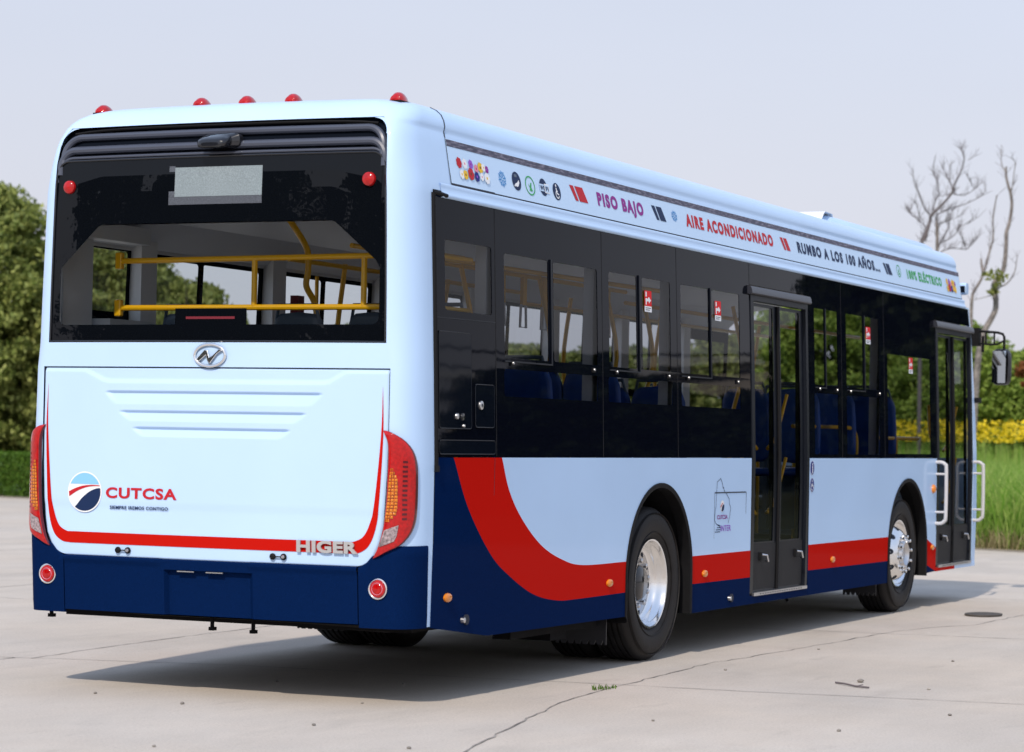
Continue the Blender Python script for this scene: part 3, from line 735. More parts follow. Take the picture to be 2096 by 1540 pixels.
def gtop(x):
    a = abs(x); e0 = 1.0; return GT if a < e0 else GT-.09*(1-math.sqrt(max(0, 1-((a-e0)/.088)**2)))
def gq(x, z): 
    lim = min(RP(z)[1]-.008, 1.1); return max(-lim, min(lim, x))
for a, b in zip(xs, xs[1:]):
    mid_ = (a+b)/2; cb_ = clear_bounds(mid_); ta, tb = gtop(a), gtop(b)
    def strip(bm_, za, zb_, za2, zb2):
        steps = 4
        for i in range(steps):
            f0, f1 = i/steps, (i+1)/steps
            P = [(a, za+(za2-za)*f0), (b, zb_+(zb2-zb_)*f0), (b, zb_+(zb2-zb_)*f1), (a, za+(za2-za)*f1)]
            bm_.poly([rear_pt(gq(x, z), z, -.008) for x, z in P])
    if cb_ is None: strip(mb, 2.016, 2.016, ta, tb)
    else:
        la, ha = clear_bounds(max(a, -1.0419)); lb, hb = clear_bounds(min(b, 1.0579))
        if abs(mid_-(-.22805)) < .0004 or abs(mid_-.24105) < .0004: la = lb = max(la, lb)
        strip(mb, 2.016, 2.016, la, lb); strip(mb, ha, hb, ta, tb); strip(pm, la, lb, ha, hb)
rw = mb.build("rear_window", M['fritrear'], bus, smooth=True)
pm.build("pane", M['panel'], rw, smooth=True)
# window edge trim
mb = MB(); pts = [rear_pt(-1.102, 2.012, -.004)]+[rear_pt(-min(1.102, RP(z)[1]-.006), z, -.004) for z in (2.3, 2.6, 2.9, 2.96)]+[rear_pt(-(1.0+.082*math.cos(a)), 2.968+.095*math.sin(a), -.004) for a in np.linspace(.15, PI/2, 8)]
pts += [rear_pt(x, 3.063, -.004) for x in np.linspace(-.8, .8, 9)]+[(-p[0], p[1], p[2]) for p in pts[::-1]]
mb.tube(pts+[rear_pt(x, 2.012, -.004) for x in np.linspace(.9, -.9, 9)], .006, 6, closed=True); mb.build("window_trim", M['blackgrey'], rw, smooth=True)
# black louvre above the window: backing and three nested bars
mb = MB(); mb.grid([[rear_pt(x*(RP(z)[1]-.001), z, -.035) for x in np.linspace(-1, 1, 25)] for z in (2.95, 3.05, 3.12, 3.2, 3.268)])
for s in (-1, 1): mb.grid([[rear_pt(s*(RP(z)[1]-.001), z, o) for z in (2.0, 2.6, 2.95, 3.12, 3.268)] for o in (0.0, -.04)], flip=s > 0)
mb.grid([[rear_pt(x*(RP(3.266)[1]-.001), 3.266, o) for x in np.linspace(-1, 1, 25)] for o in (0, -.04)]); mb.grid([[rear_pt(x*1.10, 2.007, o) for x in np.linspace(-1, 1, 25)] for o in (0, -.04)], flip=True)
lv = mb.build("upper_louvre", M['black'], bus)
for zt_, xe, rr, wd, k in ((3.205, 1.052, .11, .021, 0), (3.128, 1.066, .095, .023, 0), (3.082, 1.076, .09, .010, 0)):
    P = [(-xe, zt_-rr-.05)]+[(-xe+rr-rr*math.cos(a), zt_-rr+rr*math.sin(a)) for a in np.linspace(0, PI/2, 9)]+[(x, zt_) for x in np.linspace(-xe+rr+.1, xe-rr-.1, 11)]
    P += [(-p[0], p[1]) for p in P[:10][::-1]]
    mb = MB(); mb.tube([rear_pt(x, z, -.020) for x, z in P], wd, 10, ry=None); mb.build("louvre_bar", M['louvre'], lv, smooth=True)
mb = MB(); mb.tube([rear_pt(x, 3.249-.02*abs(x)**6, -.018) for x in np.linspace(-1.0, 1.0, 21)], .008, 6); mb.build("louvre_bar", M['rubber'], lv, smooth=True)
# rear camera pod
mb = MB(); prof = []
rows = []
for i, (yo, sx, sz, zc_) in enumerate(((.0, .125, .045, 3.150), (.03, .120, .043, 3.148), (.05, .100, .038, 3.143), (.085, .098, .033, 3.132), (.11, .090, .027, 3.125), (.122, .078, .019, 3.121), (.126, .055, .010, 3.118))):
    row = []
    for j in range(20):
        a = 2*PI*j/20; ca, sa = math.cos(a), math.sin(a); q = (abs(ca)**4+abs(sa)**4)**-.25
        row.append((.035+ca*q*sx*(1 if yo else 1.0)+(.02 if yo < .04 else 0), rear_pt(.03, 3.15)[1]-yo+.01, zc_+sa*q*sz))
    rows.append(row)
mb.grid(rows, close=True, flip=True); mb.poly(rows[-1][::-1]); mb.build("rear_camera", M['blackgrey'], bus, smooth=True)
# route display behind the glass, small reflectors
mb = MB(); mb.grid([[rear_pt(x, z, -.0060) for x in np.linspace(-.25, .322, 9)] for z in (2.835, 3.003)], 0); mb.grid([[rear_pt(x, z, -.0070) for x in np.linspace(-.29, .322, 9)] for z in (2.79, 2.834)], 1); mb.grid([[rear_pt(x, z, -.0070) for x in (-.29, -.27, -.251)] for z in (2.835, 3.012)], 1)
mb.build("route_display", [M['display'], M['displaydim']], rw)
for s in (-1, 1):
    mb = MB(); p = rear_pt(s*.985, 2.911, -.008); mb.lathe([(0, .040), (-.016, .037), (-.026, .024), (-.029, 0)], p, 'Y', 24, 0, flip=True); mb.build("stop_reflector", M['redlens'], rw, smooth=True)
mb = MB(); mb.poly([rear_pt(x, z, -.0065) for x, z in ((-.155, 2.138), (.165, 2.138), (.165, 2.152), (-.155, 2.152))]); mb.build("high_brake_lamp", M['darkred'], rw)
# roof marker lamps
for x in (-.986, -.307, 0, .307, .986):
    mb = MB(); zc_ = 3.382 if abs(x) > .9 else 3.400; y0 = .28; rows = []
    for yo, sx, sz in ((0, .028, .012), (.008, .035, .034), (.03, .040, .050), (.06, .039, .055), (.09, .034, .051), (.12, .026, .040), (.145, .016, .024), (.155, .006, .010)):
        rows.append([(x+sx*math.cos(a), y0+yo, zc_+sz*math.sin(a)) for a in np.linspace(0, PI, 13)])
    mb.grid(rows); mb.poly(rows[0][::-1]); lamp = mb.build("roof_marker_lamp", M['redlens'], bus, smooth=True)
    mb = MB(); mb.box(x-.040, x+.040, y0-.003, y0+.165, zc_-.04, zc_+.002); mb.build("lamp_base", M['rubber'], lamp)

# ---- side sign banner
mb = MB(); zs_ = [2.905, 2.925, 2.93, 2.99, 3.05, 3.10, 3.15, 3.195, 3.203]
BY0, BY1 = (lambda z: lerp(z, [2.93, 3.2], [.556, .575])), (lambda z: lerp(z, [2.93, 3.2], [11.96, 12.02]))
mb = MB(); mb.grid([[side_pt(BY0(z)+(BY1(z)-BY0(z))*t, z, .004) for t in np.linspace(0, 1, 13)] for z in (2.935, 3.05, 3.15, 3.198)])
ban = mb.build("sign_banner", M['panelblue'], bus)
mb = MB(); mb.grid([[side_pt(.575+11.44*t, z, .0055) for t in np.linspace(0, 1, 13)] for z in (3.154, 3.193)]); mb.build("patterned_strip", M['strip'], ban)
mb = MB(); seam(.556, 2.93, 11.96, 2.93, .009, .003); seam(.556, 2.928, 1.14, 2.928, .022, .0045); seam(.553, 2.93, .577, 3.205, .008, .0045); seam(11.96, 2.93, 12.02, 3.2, .01, .0045)
mb.build("banner_seam", M['seam'], ban)
# cap seam over the roof edge
mb = MB(); P = [(W(z)+.0015, .575+(z-3.2)*.25, z) for z in (3.205, 3.235, 3.265, 3.30, 3.335, 3.362, 3.382)]; 
mb.tube(P, .0035, 5); mb.build("roof_seam", M['seam'], bus)
# gutter rail between banner and windows
mb = MB(); prof = [(0, 2.842), (.012, 2.846), (.016, 2.856), (.010, 2.868), (.004, 2.878), (.004, 2.905), (.009, 2.918), (.004, 2.926)]
mb.grid([[(W(z)+o, y, z) for y in np.linspace(.40, 12.05, 12)] for o, z in prof]); mb.build("gutter_rail", M['blue'], bus, smooth=True, angle=60)
bmap = smap(.0062)
lettering("lettering", "PISO BAJO", 2.762, 3.571, 3.011, 3.099, M['purple'], bmap, ban, .055, 1.28)
lettering("lettering", "AIRE ACONDICIONADO", 4.386, 6.300, 3.011, 3.102, M['txtred'], bmap, ban, .055, 1.28)
lettering("lettering", "RUMBO A LOS 100 AÑOS...", 6.905, 9.214, 3.011, 3.100, M['txtnavy'], bmap, ban, .055, 1.28)
lettering("lettering", "100% ELÉCTRICO", 10.09, 11.29, 3.011, 3.096, M['green'], bmap, ban, .055, 1.28)
def bars(y0, y1, y2, mt):
    d = DEC(); d.p([(y0, 3.103), (y0+.062, 3.103), (y0+.118, 3.008), (y0+.072, 3.008)], mt, .0062); d.p([(y0+.085, 3.103), (y1, 3.103), (y1+.062, 3.008), (y0+.14, 3.008)], mt, .0062); d.build("slanted_bars_print", ban)
bars(2.318, 2.530, 0, M['txtred']); bars(3.738, 3.925, 0, M['txtnavy']); bars(6.487, 6.650, 0, M['txtred']); bars(9.338, 9.53, 0, M['txtnavy'])
def flake(cy, cz, ry, rz, mt):
    d = DEC()
    for i in range(8):
        a = PI/4*i+.2; ca, sa = math.cos(a), math.sin(a)
        def q(u, v): return (cy+(u*ca-v*sa)*ry, cz+(u*sa+v*ca)*rz)
        d.p([q(.16, -.05), q(.95, -.06), q(1, 0), q(.95, .06), q(.16, .05)], mt, .0062)
        d.p([q(.60, .0), q(.85, .26), q(.76, .30), q(.50, .04)], mt, .0064); d.p([q(.60, .0), q(.85, -.26), q(.76, -.30), q(.50, -.04)], mt, .0066)
    d.build("snowflake_print", ban)
flake(1.282, 3.035, .056, .052, M['cyan']); flake(4.165, 3.064, .060, .040, M['cyan'])
# round pictograms
d = DEC(); d.p(ell(1.489, 3.042, .064, .057), M['txtnavy'], .0062)
d.p([(1.445, 3.012), (1.47, 3.028), (1.49, 3.032), (1.52, 3.052), (1.525, 3.035), (1.505, 3.012), (1.48, 3.006), (1.465, 3.012), (1.448, 3.004)], M['white'], .0072)
d.p([(1.46, 3.066), (1.50, 3.066), (1.50, 3.083), (1.46, 3.083)], M['seatgrey'], .0072); d.build("usb_pictogram", ban)
def ring(d, cy, cz, ry, rz, k, mt, off, a0=0, a1=2*PI):
    n_ = 32
    for i in range(n_):
        a, b = a0+(a1-a0)*i/n_, a0+(a1-a0)*(i+1)/n_
        d.p([(cy+ry*math.cos(a), cz+rz*math.sin(a)), (cy+ry*math.cos(b), cz+rz*math.sin(b)), (cy+ry*k*math.cos(b), cz+rz*k*math.sin(b)), (cy+ry*k*math.cos(a), cz+rz*k*math.sin(a))], mt, off)
for cy_, cz_, ry_, rz_ in ((1.688, 3.034, .072, .060), (9.82, 3.062, .066, .055)):
    d = DEC(); ring(d, cy_, cz_, ry_, rz_, .86, M['green'], .0062); d.p([(cy_-.03, cz_+.012), (cy_-.005, cz_-.006), (cy_+.012, cz_+.02), (cy_+.026, cz_+.018), (cy_+.012, cz_-.01), (cy_+.03, cz_-.03), (cy_+.008, cz_-.034), (cy_-.02, cz_-.03), (cy_-.006, cz_-.016)], M['green'], .0062); d.build("leaf_pictogram", ban)
d = DEC(); d.p(ell(1.893, 3.045, .058, .054), M['txtnavy'], .0062); d.p([(1.83, 3.018), (1.90, 3.018), (1.90, 3.062), (1.83, 3.062)], M['panelblue'], .0072)
d.p([(1.905, 3.010), (1.972, 3.010), (1.972, 3.068), (1.905, 3.068)], M['white'], .0074); d.p([(1.912, 3.016), (1.965, 3.016), (1.965, 3.062), (1.912, 3.062)], M['panelblue'], .0082); d.build("wifi_pictogram", ban)
lettering("lettering", "Wi", 1.836, 1.896, 3.024, 3.054, M['txtnavy'], smap(.0084), ban, .03); lettering("lettering", "Fi", 1.918, 1.962, 3.024, 3.052, M['txtnavy'], smap(.0092), ban, .03)
d = DEC(); d.p(ell(2.096, 3.037, .060, .054), M['txtnavy'], .0062); d.p(ell(2.09, 3.074, .009, .009, 10), M['white'], .0072); d.p([(2.082, 3.06), (2.096, 3.06), (2.10, 3.03), (2.125, 3.022), (2.12, 3.015), (2.088, 3.022)], M['white'], .0072)
ring(d, 2.098, 3.018, .028, .026, .7, M['white'], .0072, 1.2, 6.0); d.build("wheelchair_pictogram", ban)
FL = [(.700,3.070,.032,'txtred','txtred'),(.775,3.072,.030,'white','pink'),(.858,3.077,.027,'violet','purple'),(.925,3.058,.025,'pink','txtred'),(.985,3.070,.032,'sun','brown'),(1.03,3.075,.024,'white','sun'),(1.072,3.068,.022,'purple','violet'),
      (.712,3.004,.028,'white','sun'),(.762,3.006,.028,'sun','brown'),(.838,3.018,.036,'txtred','brown'),(.916,3.010,.030,'iconblue','violet'),(.985,3.016,.024,'white','pink'),(1.053,3.014,.034,'white','sun')]
def flowers(FLs, name):
    d = DEC(); k_ = 0
    for y, z, r, a, b in FLs:
        k_ += 1; o0 = .0062+.0003*k_
        for i in range(7):
            t = 2*PI*i/7; d.p(ell(y+.62*r*math.cos(t)*1.1, z+.62*r*math.sin(t), .42*r*1.1, .42*r, 10), M[a], o0+.00002*i)
        d.p(ell(y, z, .62*r, .55*r, 12), M[a], o0+.00016); d.p(ell(y, z, .30*r, .28*r, 10), M[b], o0+.00025)
    d.build(name, ban)
flowers(FL, "flower_print")
flowers([(11.40+(y-.67)*.95, z-.0, r*1.1, {'white': 'sun'}.get(a, a), b) for y, z, r, a, b in FL if y > .75], "flower_print")

# ---- side windows (right): frit sheets with clear panes
def mp_side(s=1): return lambda y, z, o: (s*(W(z)-.004+o), y, z)
def window(y0, y1, holes, nm="side_window", s=1, lower=True, sash=None, pane='pane', z0=1.384, z1=2.843):
    mb = MB(); holed(mb, y0, y1, z0, z1, holes, mp_side(s), nu=0, maxv=.5, rad=.025); o = mb.build(nm, M['frit'], bus)
    for h in holes:
        b = MB(); mpf = mp_side(s); vs = np.linspace(h[2], h[3], 3)
        b.grid([[mpf(y, z, -.003) for y in (h[0]-.002, h[1]+.002)] for z in vs]); b.build("pane", M[pane], o)
    if sash:
        for (a, b_, c, d_) in sash:
            b = MB(); t = .009; x = lambda z, o=.0: s*(W(z)-.002+o)
            for ya, yb, za, zb in ((a, b_, c-t, c), (b_, b_+.013, c-t, d_)):
                b.add([(x(za), ya, za), (x(za), yb, za), (x(zb), yb, zb), (x(zb), ya, zb), (x(za, .008), ya, za), (x(za, .008), yb, za), (x(zb, .008), yb, zb), (x(zb, .008), ya, zb)],
                      [(0,3,2,1),(4,5,6,7),(0,1,5,4),(1,2,6,5),(2,3,7,6),(3,0,4,7)])
            b.build("sash", M['frame'], o)
    return o
ZT, ZM, ZL = 2.590, 1.972, 1.905
wins = []
w0 = window(.315, 1.118, [(.45, 1.075, 2.212, 2.610)])
w1 = window(1.128, 2.760, [(1.25, 1.90, ZM, ZT), (1.98, 2.685, ZM, ZT), (1.24, 2.69, 1.742, ZL)], sash=[(1.235, 1.925, 1.955, 2.60)])
w2 = window(2.768, 4.118, [(2.88, 3.37, ZM, ZT), (3.47, 3.995, ZM, ZT), (2.86, 4.035, 1.742, ZL)], sash=[(2.87, 3.40, 1.955, 2.60)])
w3 = window(4.126, 5.655, [(4.20, 4.77, ZM, ZT), (4.83, 5.43, ZM, ZT), (4.20, 5.44, 1.742, ZL)], sash=[(4.19, 4.785, 1.955, 2.60)])
w4 = window(7.068, 7.960, [(7.235, 7.50, ZM, ZT), (7.54, 7.865, ZM, ZT), (7.22, 7.865, 1.412, ZL)], sash=[(7.23, 7.51, 1.955, 2.60)])
w5 = window(7.968, 9.215, [(8.10, 8.585, ZM, ZT), (8.65, 9.07, ZM, ZT), (8.10, 9.075, 1.412, ZL)], sash=[(8.10, 8.61, 1.955, 2.60)])
w6 = window(9.223, 10.93, [(9.32, 10.74, 1.42, 2.300)])
for y in (1.123, 2.764, 4.122, 7.964, 9.219):
    mb = MB(); mb.tube([(W(z)-.008, y, z) for z in (1.385, 1.9, 2.4, 2.84)], .006, 6); mb.build('window_gasket', M['rubber'], bus)
# sheets above the doors
for a, b in ((5.663, 7.06), (10.938, 12.24)):
    mb = MB(); holed(mb, a, b, 2.68, 2.843, [], mp_side(), nu=0); mb.build("door_top_panel", M['frit'], bus)
for wn, ls in ((w1, (1.346, 2.60)), (w2, (2.99, 3.94)), (w3, (4.32, 5.36)), (w4, (7.34, 7.81)), (w5, (8.19, 9.04))):
    for y in ls:
        mb = MB(); x = W(1.94)-.004; mb.box(x, x+.010, y-.024, y+.024, 1.925, 1.955, 0); mb.lathe([(0, .010), (.006, .009), (.006, 0)], (x+.010, y, 1.942), n=10, k=1)
        mb.build("window_latch", [M['rubber'], M['alu']], wn)
# service hatches in the first module
def rim(mb, y0, y1, z0, z1, r=.006, off=.002):
    P = []
    for cy_, cz_, a0 in ((y1-.02, z1-.02, 0), (y0+.02, z1-.02, PI/2), (y0+.02, z0+.02, PI), (y1-.02, z0+.02, 1.5*PI)):
        P += [(cy_+.02*math.cos(a0+t), cz_+.02*math.sin(a0+t)) for t in np.linspace(0, PI/2, 4)]
    mb.tube([(W(z)+off, y, z) for y, z in P], r, 5, closed=True)
hm = []
for (a, b, c, d_) in ((.352, .772, 1.545, 2.090), (.825, 1.082, 1.555, 1.802), (.352, 1.095, 1.40, 1.478)):
    mb = MB(); x0 = W((c+d_)/2); mb.prism([(W(c)-.002, a, c), (W(c)-.002, b, c), (W(d_)-.002, b, d_), (W(d_)-.002, a, d_)], (.005, 0, 0)); h = mb.build("service_flap", M['black'], w0, bevel=.002)
    mb = MB(); rim(mb, a, b, c, d_, .0030, .001); mb.build("flap_edge", M['frame'], h, smooth=True); hm.append(h)
seamb = MB(); seam(.33, 2.165, 1.11, 2.172, .006, .0, seamb); seamb.build("flap_edge", M['frame'], w0)
mb = MB(); mb.lathe([(0, .026), (.008, .025), (.010, .018), (.010, 0)], (W(1.68)+.003, .893, 1.682), n=20, k=0); mb.lathe([(.0105, .010), (.013, 0)], (W(1.68)+.003, .893, 1.682), n=12, k=1); mb.build("flap_lock", [M['alu'], M['seam']], hm[1], smooth=True)
mb = MB(); mb.lathe([(0, .018), (.010, .016), (.012, 0)], (W(1.61)+.003, .57, 1.614), n=14, k=0); mb.lathe([(0, .022), (.008, .020), (.010, 0)], (W(1.61)+.003, .645, 1.612), n=14, k=1); mb.lathe([(0, .010), (.010, .008), (.012, 0)], (W(1.56)+.003, .658, 1.56), n=10, k=0); mb.build("flap_lock", [M['alu'], M['blackgrey']], hm[0], smooth=True)
# rubber strip at the rear edge of the glazing
mb = MB(); mb.tube([(W(z)+.002, lerp(z, [1.32, 2.86], [.305, .296]), z) for z in np.linspace(1.32, 2.86, 8)], .016, 8); mb.tube([(W(2.855)+.004, .30, 2.862), (W(2.85)+.008, .36, 2.862), (W(2.85)+.010, .46, 2.855)], .012, 8); mb.box(1.262, 1.292, .29, .325, 1.30, 1.335)
mb.build("edge_strip", M['rubber'], bus, smooth=True)
# emergency exit stickers: red field, white arrow and bars
for wn, y, zt_ in ((w2, 3.505, 2.506), (w3, 4.888, 2.515), (w5, 8.665, 2.506), (w6, 10.0, 2.290)):
    d = DEC(); wd, ht = (.130, .143) if wn is not w5 else (.138, .146); zb = zt_-ht; o = -.001
    d.p([(y, zb+.040), (y+wd, zb+.040), (y+wd, zt_), (y, zt_)], M['stickred'], .000); d.p([(y, zb), (y+wd, zb), (y+wd, zb+.039), (y, zb+.039)], M['white'], .000)
    def q(u, v): return (y+u*wd, zb+v*ht)
    d.p([q(.12, .95), q(.30, .95), q(.30, .72), q(.12, .72)], M['white'], .001); d.p([q(.10, .62), q(.35, .66), q(.40, .60), q(.60, .72), q(.90, .56), q(.60, .40), q(.60, .50), q(.30, .50), q(.28, .34), q(.14, .34), q(.14, .55)], M['white'], .001)
    d.p([q(.15, .17), q(.85, .17), q(.85, .20), q(.15, .20)], M['seam'], .001); d.p([q(.15, .08), q(.70, .08), q(.70, .11), q(.15, .11)], M['seam'], .001)
    d.build("exit_sticker", wn)

# ---- left side windows and wall
for a, b, hs in ((.315, 1.118, [(.45, 1.0, 2.23, 2.61)]), (1.128, 2.76, [(1.22, 1.84, ZM, ZT), (1.90, 2.62, ZM, ZT)]), (2.768, 4.36, [(2.83, 3.5, ZM, ZT), (3.56, 4.22, ZM, ZT)]),
                 (4.368, 5.9, [(4.45, 5.1, ZM, ZT), (5.16, 5.8, ZM, ZT)]), (5.908, 7.5, [(6.0, 6.68, ZM, ZT), (6.74, 7.4, ZM, ZT), (6.0, 7.4, 1.42, ZL)]),
                 (7.508, 9.1, [(7.6, 8.3, ZM, ZT), (8.36, 9.0, ZM, ZT), (7.6, 9.0, 1.42, ZL)]), (9.108, 10.7, [(9.2, 9.9, ZM, ZT), (9.96, 10.6, ZM, ZT), (9.2, 10.6, 1.42, ZL)]), (10.708, 12.1, [(10.8, 12.0, 1.42, 2.5)])):
    window(a, b, hs, s=-1, pane='panel')
mb = MB(); mb.box(-1.24, -1.22, .3, 12.1, 2.62, 2.80); mb.box(-1.235, -1.20, .3, 5.9, 1.38, 1.93)
for y in (1.123, 2.764, 4.364, 5.904, 7.504, 9.104, 10.704): mb.box(-1.235, -1.15, y-.09, y+.09, 1.38, 2.75)
mb.box(1.13, 1.20, .3, 12.0, 2.64, 2.80)
for y in (1.123, 2.764, 4.122, 9.22): mb.box(1.13, 1.20, y-.045, y+.045, 1.38, 2.75)
mb.box(1.12, 1.225, 1.18, 5.6, 1.40, 1.70)
mb.build("interior_lining", M['grey'], bus)
# interior ceiling, floor, rear platform
mb = MB(); mb.grid([[(x, y, z) for y in (.22, 4, 8, 12.0)] for x, z in ((-1.20, 2.64), (-1.02, 2.80), (-.6, 2.87), (.6, 2.87), (1.02, 2.80), (1.20, 2.64))])
mb.box(-1.06, 1.06, .12, .16, 2.72, 3.2); mb.grid([[(x, .16, 2.70) for x in (-1.15, 1.15)], [(x, .9, 2.80) for x in (-1.15, 1.15)]])
for s in (-1, 1): mb.box(min(s*1.15, s*1.11), max(s*1.15, s*1.11), .13, .44, 1.4, 2.74)
mb.box(-1.11, -1.0, .13, .9, 2.64, 2.74); mb.box(-1.15, -1.02, .5, 1.0, 1.98, 2.17)
mb.build("interior_ceiling", M['ceil'], bus, smooth=True, angle=30)
mb = MB(); mb.box(-1.22, 1.22, 5.0, 9.25, .33, .37); mb.box(-.60, .60, 9.25, 10.65, .33, .37); mb.box(-1.22, 1.22, 10.65, 12.2, .33, .37); mb.box(-1.2, 1.2, .3, 3.1, .62, .95); mb.box(-.6, .6, 3.1, 4.5, .62, .95); mb.box(-1.2, 1.2, 3.1, 4.5, 1.225, 1.28); mb.box(-1.2, 1.2, 4.5, 5.0, .62, .95); mb.box(-1.2, 1.2, .3, 2.4, .95, 1.20); mb.box(-1.1, 1.1, .08, .34, .9, 1.98)
mb.box(.60, 1.2, 9.2, 10.7, 1.215, 1.28); mb.box(-1.2, -.60, 9.2, 10.7, 1.215, 1.28); mb.build("interior_floor", M['floor'], bus)

# rails inside
def rails(paths, r=.018, nm="grab_rail"):
    for P in paths:
        mb = MB(); mb.tube(P, r, 10); mb.build(nm, M['yellow'], bus, smooth=True)
YR = .42
for z in (2.51, 2.228):
    mb = MB(); mb.box(-.93, -.885, YR-.02, YR+.02, z-.05, z+.05); mb.build('rail_bracket', M['yellow'], bus, bevel=.008)
rails([[(-.90, YR, 2.508), (.98, YR, 2.522)], [(-.90, YR, 2.228), (.98, YR, 2.228)], [(.022, YR, 2.23), (.022, YR, 2.51)], [(.742, YR, 2.23), (.742, YR, 2.52)]], .0175)
rails([catmull([(-.38, 1.5, 2.86), (-.24, 1.5, 2.66), (-.225, 1.5, 2.52), (-.235, 1.5, 2.42), (-.17, 1.5, 2.30), (-.155, 1.5, 2.1), (-.155, 1.5, 1.2)])], .02)
rails([[(.985, YR, 2.522), (1.02, .7, 2.55), (1.04, 1.1, 2.55)], [(.985, YR, 2.232), (1.08, .60, 2.234), (1.10, 1.06, 2.236)], [(1.10, .62, 2.53), (1.11, 1.06, 2.535)], [(.40, .9, 2.62), (1.05, 4.6, 2.55)]], .016)
for x in (-.42, .42): rails([[(x, 1.6, 2.60), (x, 5.2, 2.60)], [(x, 5.2, 2.52), (x, 11.2, 2.52)]], .016)
for x, y, zb in ((.42, 2.35, .95), (-.42, 2.35, .95), (.42, 3.6, .95), (-.42, 3.9, .95), (.42, 4.8, .95), (.45, 7.5, .37), (-.45, 6.2, .37), (-.45, 8.2, .37), (.45, 9.2, .37), (.45, 5.45, .37), (-.45, 10.8, .37)):
    rails([catmull([(x, y, zb), (x, y, 1.6), (x+(.08 if x > 0 else -.08), y+.05, 2.1), (x, y, 2.62)], 4)], .017)
rails([[(-1.1, 2.9, 2.2), (-1.1, 5.4, 2.2)], [(-1.1, 3.2, 2.20), (-1.1, 3.2, 2.6)]], .014)
rails([catmull([(1.1, 7.15, 1.635), (1.1, 8.5, 1.64), (1.1, 8.78, 1.625), (1.1, 8.90, 1.56), (1.1, 8.92, 1.42), (1.1, 8.92, 1.0)], 5), [(1.12, 9.3, 1.56), (1.12, 10.8, 1.56)], [(1.1, 10.15, .6), (1.1, 10.15, 1.56)]], .017)
for y in (3.0, 3.35, 3.7, 4.5, 4.85, 6.0): # hanging grab handles
    mb = MB(); x = .42; mb.box(x-.012, x+.012, y-.03, y+.03, 2.40, 2.60, 0); mb.tube([(x, y-.05, 2.25), (x, y+.05, 2.25), (x, y+.04, 2.40), (x, y-.04, 2.40)], .010, 6, 1, closed=True); mb.build("hanging_grip", [M['yellow'], M['grey']], bus)

# seats
def seat_mesh():
    a = MB(); rows = []
    def blob(mb, cx, cy, cz, sx, sy, sz, tilt=0, k=0):
        rows = []
        for i in range(9):
            ph = -PI/2+PI*i/8; row = []
            for j in range(16):
                t = 2*PI*j/16; f = lambda v: math.copysign(abs(v)**.45, v)
                x = sx*f(math.cos(ph))*f(math.cos(t)); y = sy*f(math.cos(ph))*f(math.sin(t)); z = sz*f(math.sin(ph)); y += z*tilt
                row.append((cx+x, cy+y, cz+z))
            rows.append(row)
        mb.grid(rows, k, close=True)
    b = MB(); blob(b, 0, 0, .86, .215, .035, .31, -.12); bk = b
    c = MB(); blob(c, 0, .24, .47, .215, .22, .035)
    e_ = MB(); e_.tube([(-.19, .05, .5), (-.19, -.03, 1.05), (-.15, -.05, 1.21), (.15, -.05, 1.21), (.19, -.03, 1.05), (.19, .05, .5)], .014, 8)
    e_.box(-.17, -.13, .05, .4, 0, .44); e_.box(.13, .17, .05, .4, 0, .44)
    return bk, c, e_
bk, cu_, fr_ = seat_mesh()
seat0 = None
def seat_at(x, y, z, rot=0, first=[None], mtk='seat'):
    if first[0] is None:
        s_ = D.objects.new("passenger_seat", None); COL.objects.link(s_); s_.parent = bus
        bk.build("backrest", M['seat'], s_, smooth=True, angle=180); cu_.build("seat", M['seat'], s_, smooth=True, angle=180); fr_.build("seat_frame", M['seatgrey'], s_, smooth=True); first[0] = s_
    else:
        s_ = first[0].copy(); COL.objects.link(s_)
        for ch in list(first[0].children):
            c = ch.copy(); COL.objects.link(c); c.parent = s_
    s_.location = (x, y, z); s_.rotation_euler = (0, 0, rot)
    return s_
for x, y, z in ((.88, 2.35, .80), (.46, 2.35, .80), (.88, 3.5, .80), (.46, 3.5, .80), (.88, 4.75, .72), (.46, 4.75, .72), (-.93, 2.4, .85), (-.93, 3.3, .78), (-.5, 3.3, .78), (-.93, 4.2, .72), (-.5, 4.2, .72), (-.93, 5.3, .45), (-.93, 6.2, .45), (-.93, 7.1, .45), (-.93, 8.0, .45),
                (.93, 7.75, .78), (.50, 7.75, .78), (.93, 8.75, .78), (.50, 8.75, .78), (.93, 10.0, .78), (.92, 9.5, .8), (-.92, 9.5, .8)): seat_at(x, y, z)

for x in (-.90, -.10, .42, .88):
    q_ = seat_at(x, 1.2, 1.07); q_.scale = (.86, 1, 1)
    for c_ in q_.children:
        if c_.name.startswith('backrest'): c_.data = c_.data.copy(); c_.data.materials[0] = M['seatgrey']
mb = MB()
for y, z in ((2.9, 2.35), (4.3, 2.3)): mb.box(-1.14, -1.08, y, y+.09, z-.2, z+.1)
mb.build("emergency_box", M['darkred'], bus)

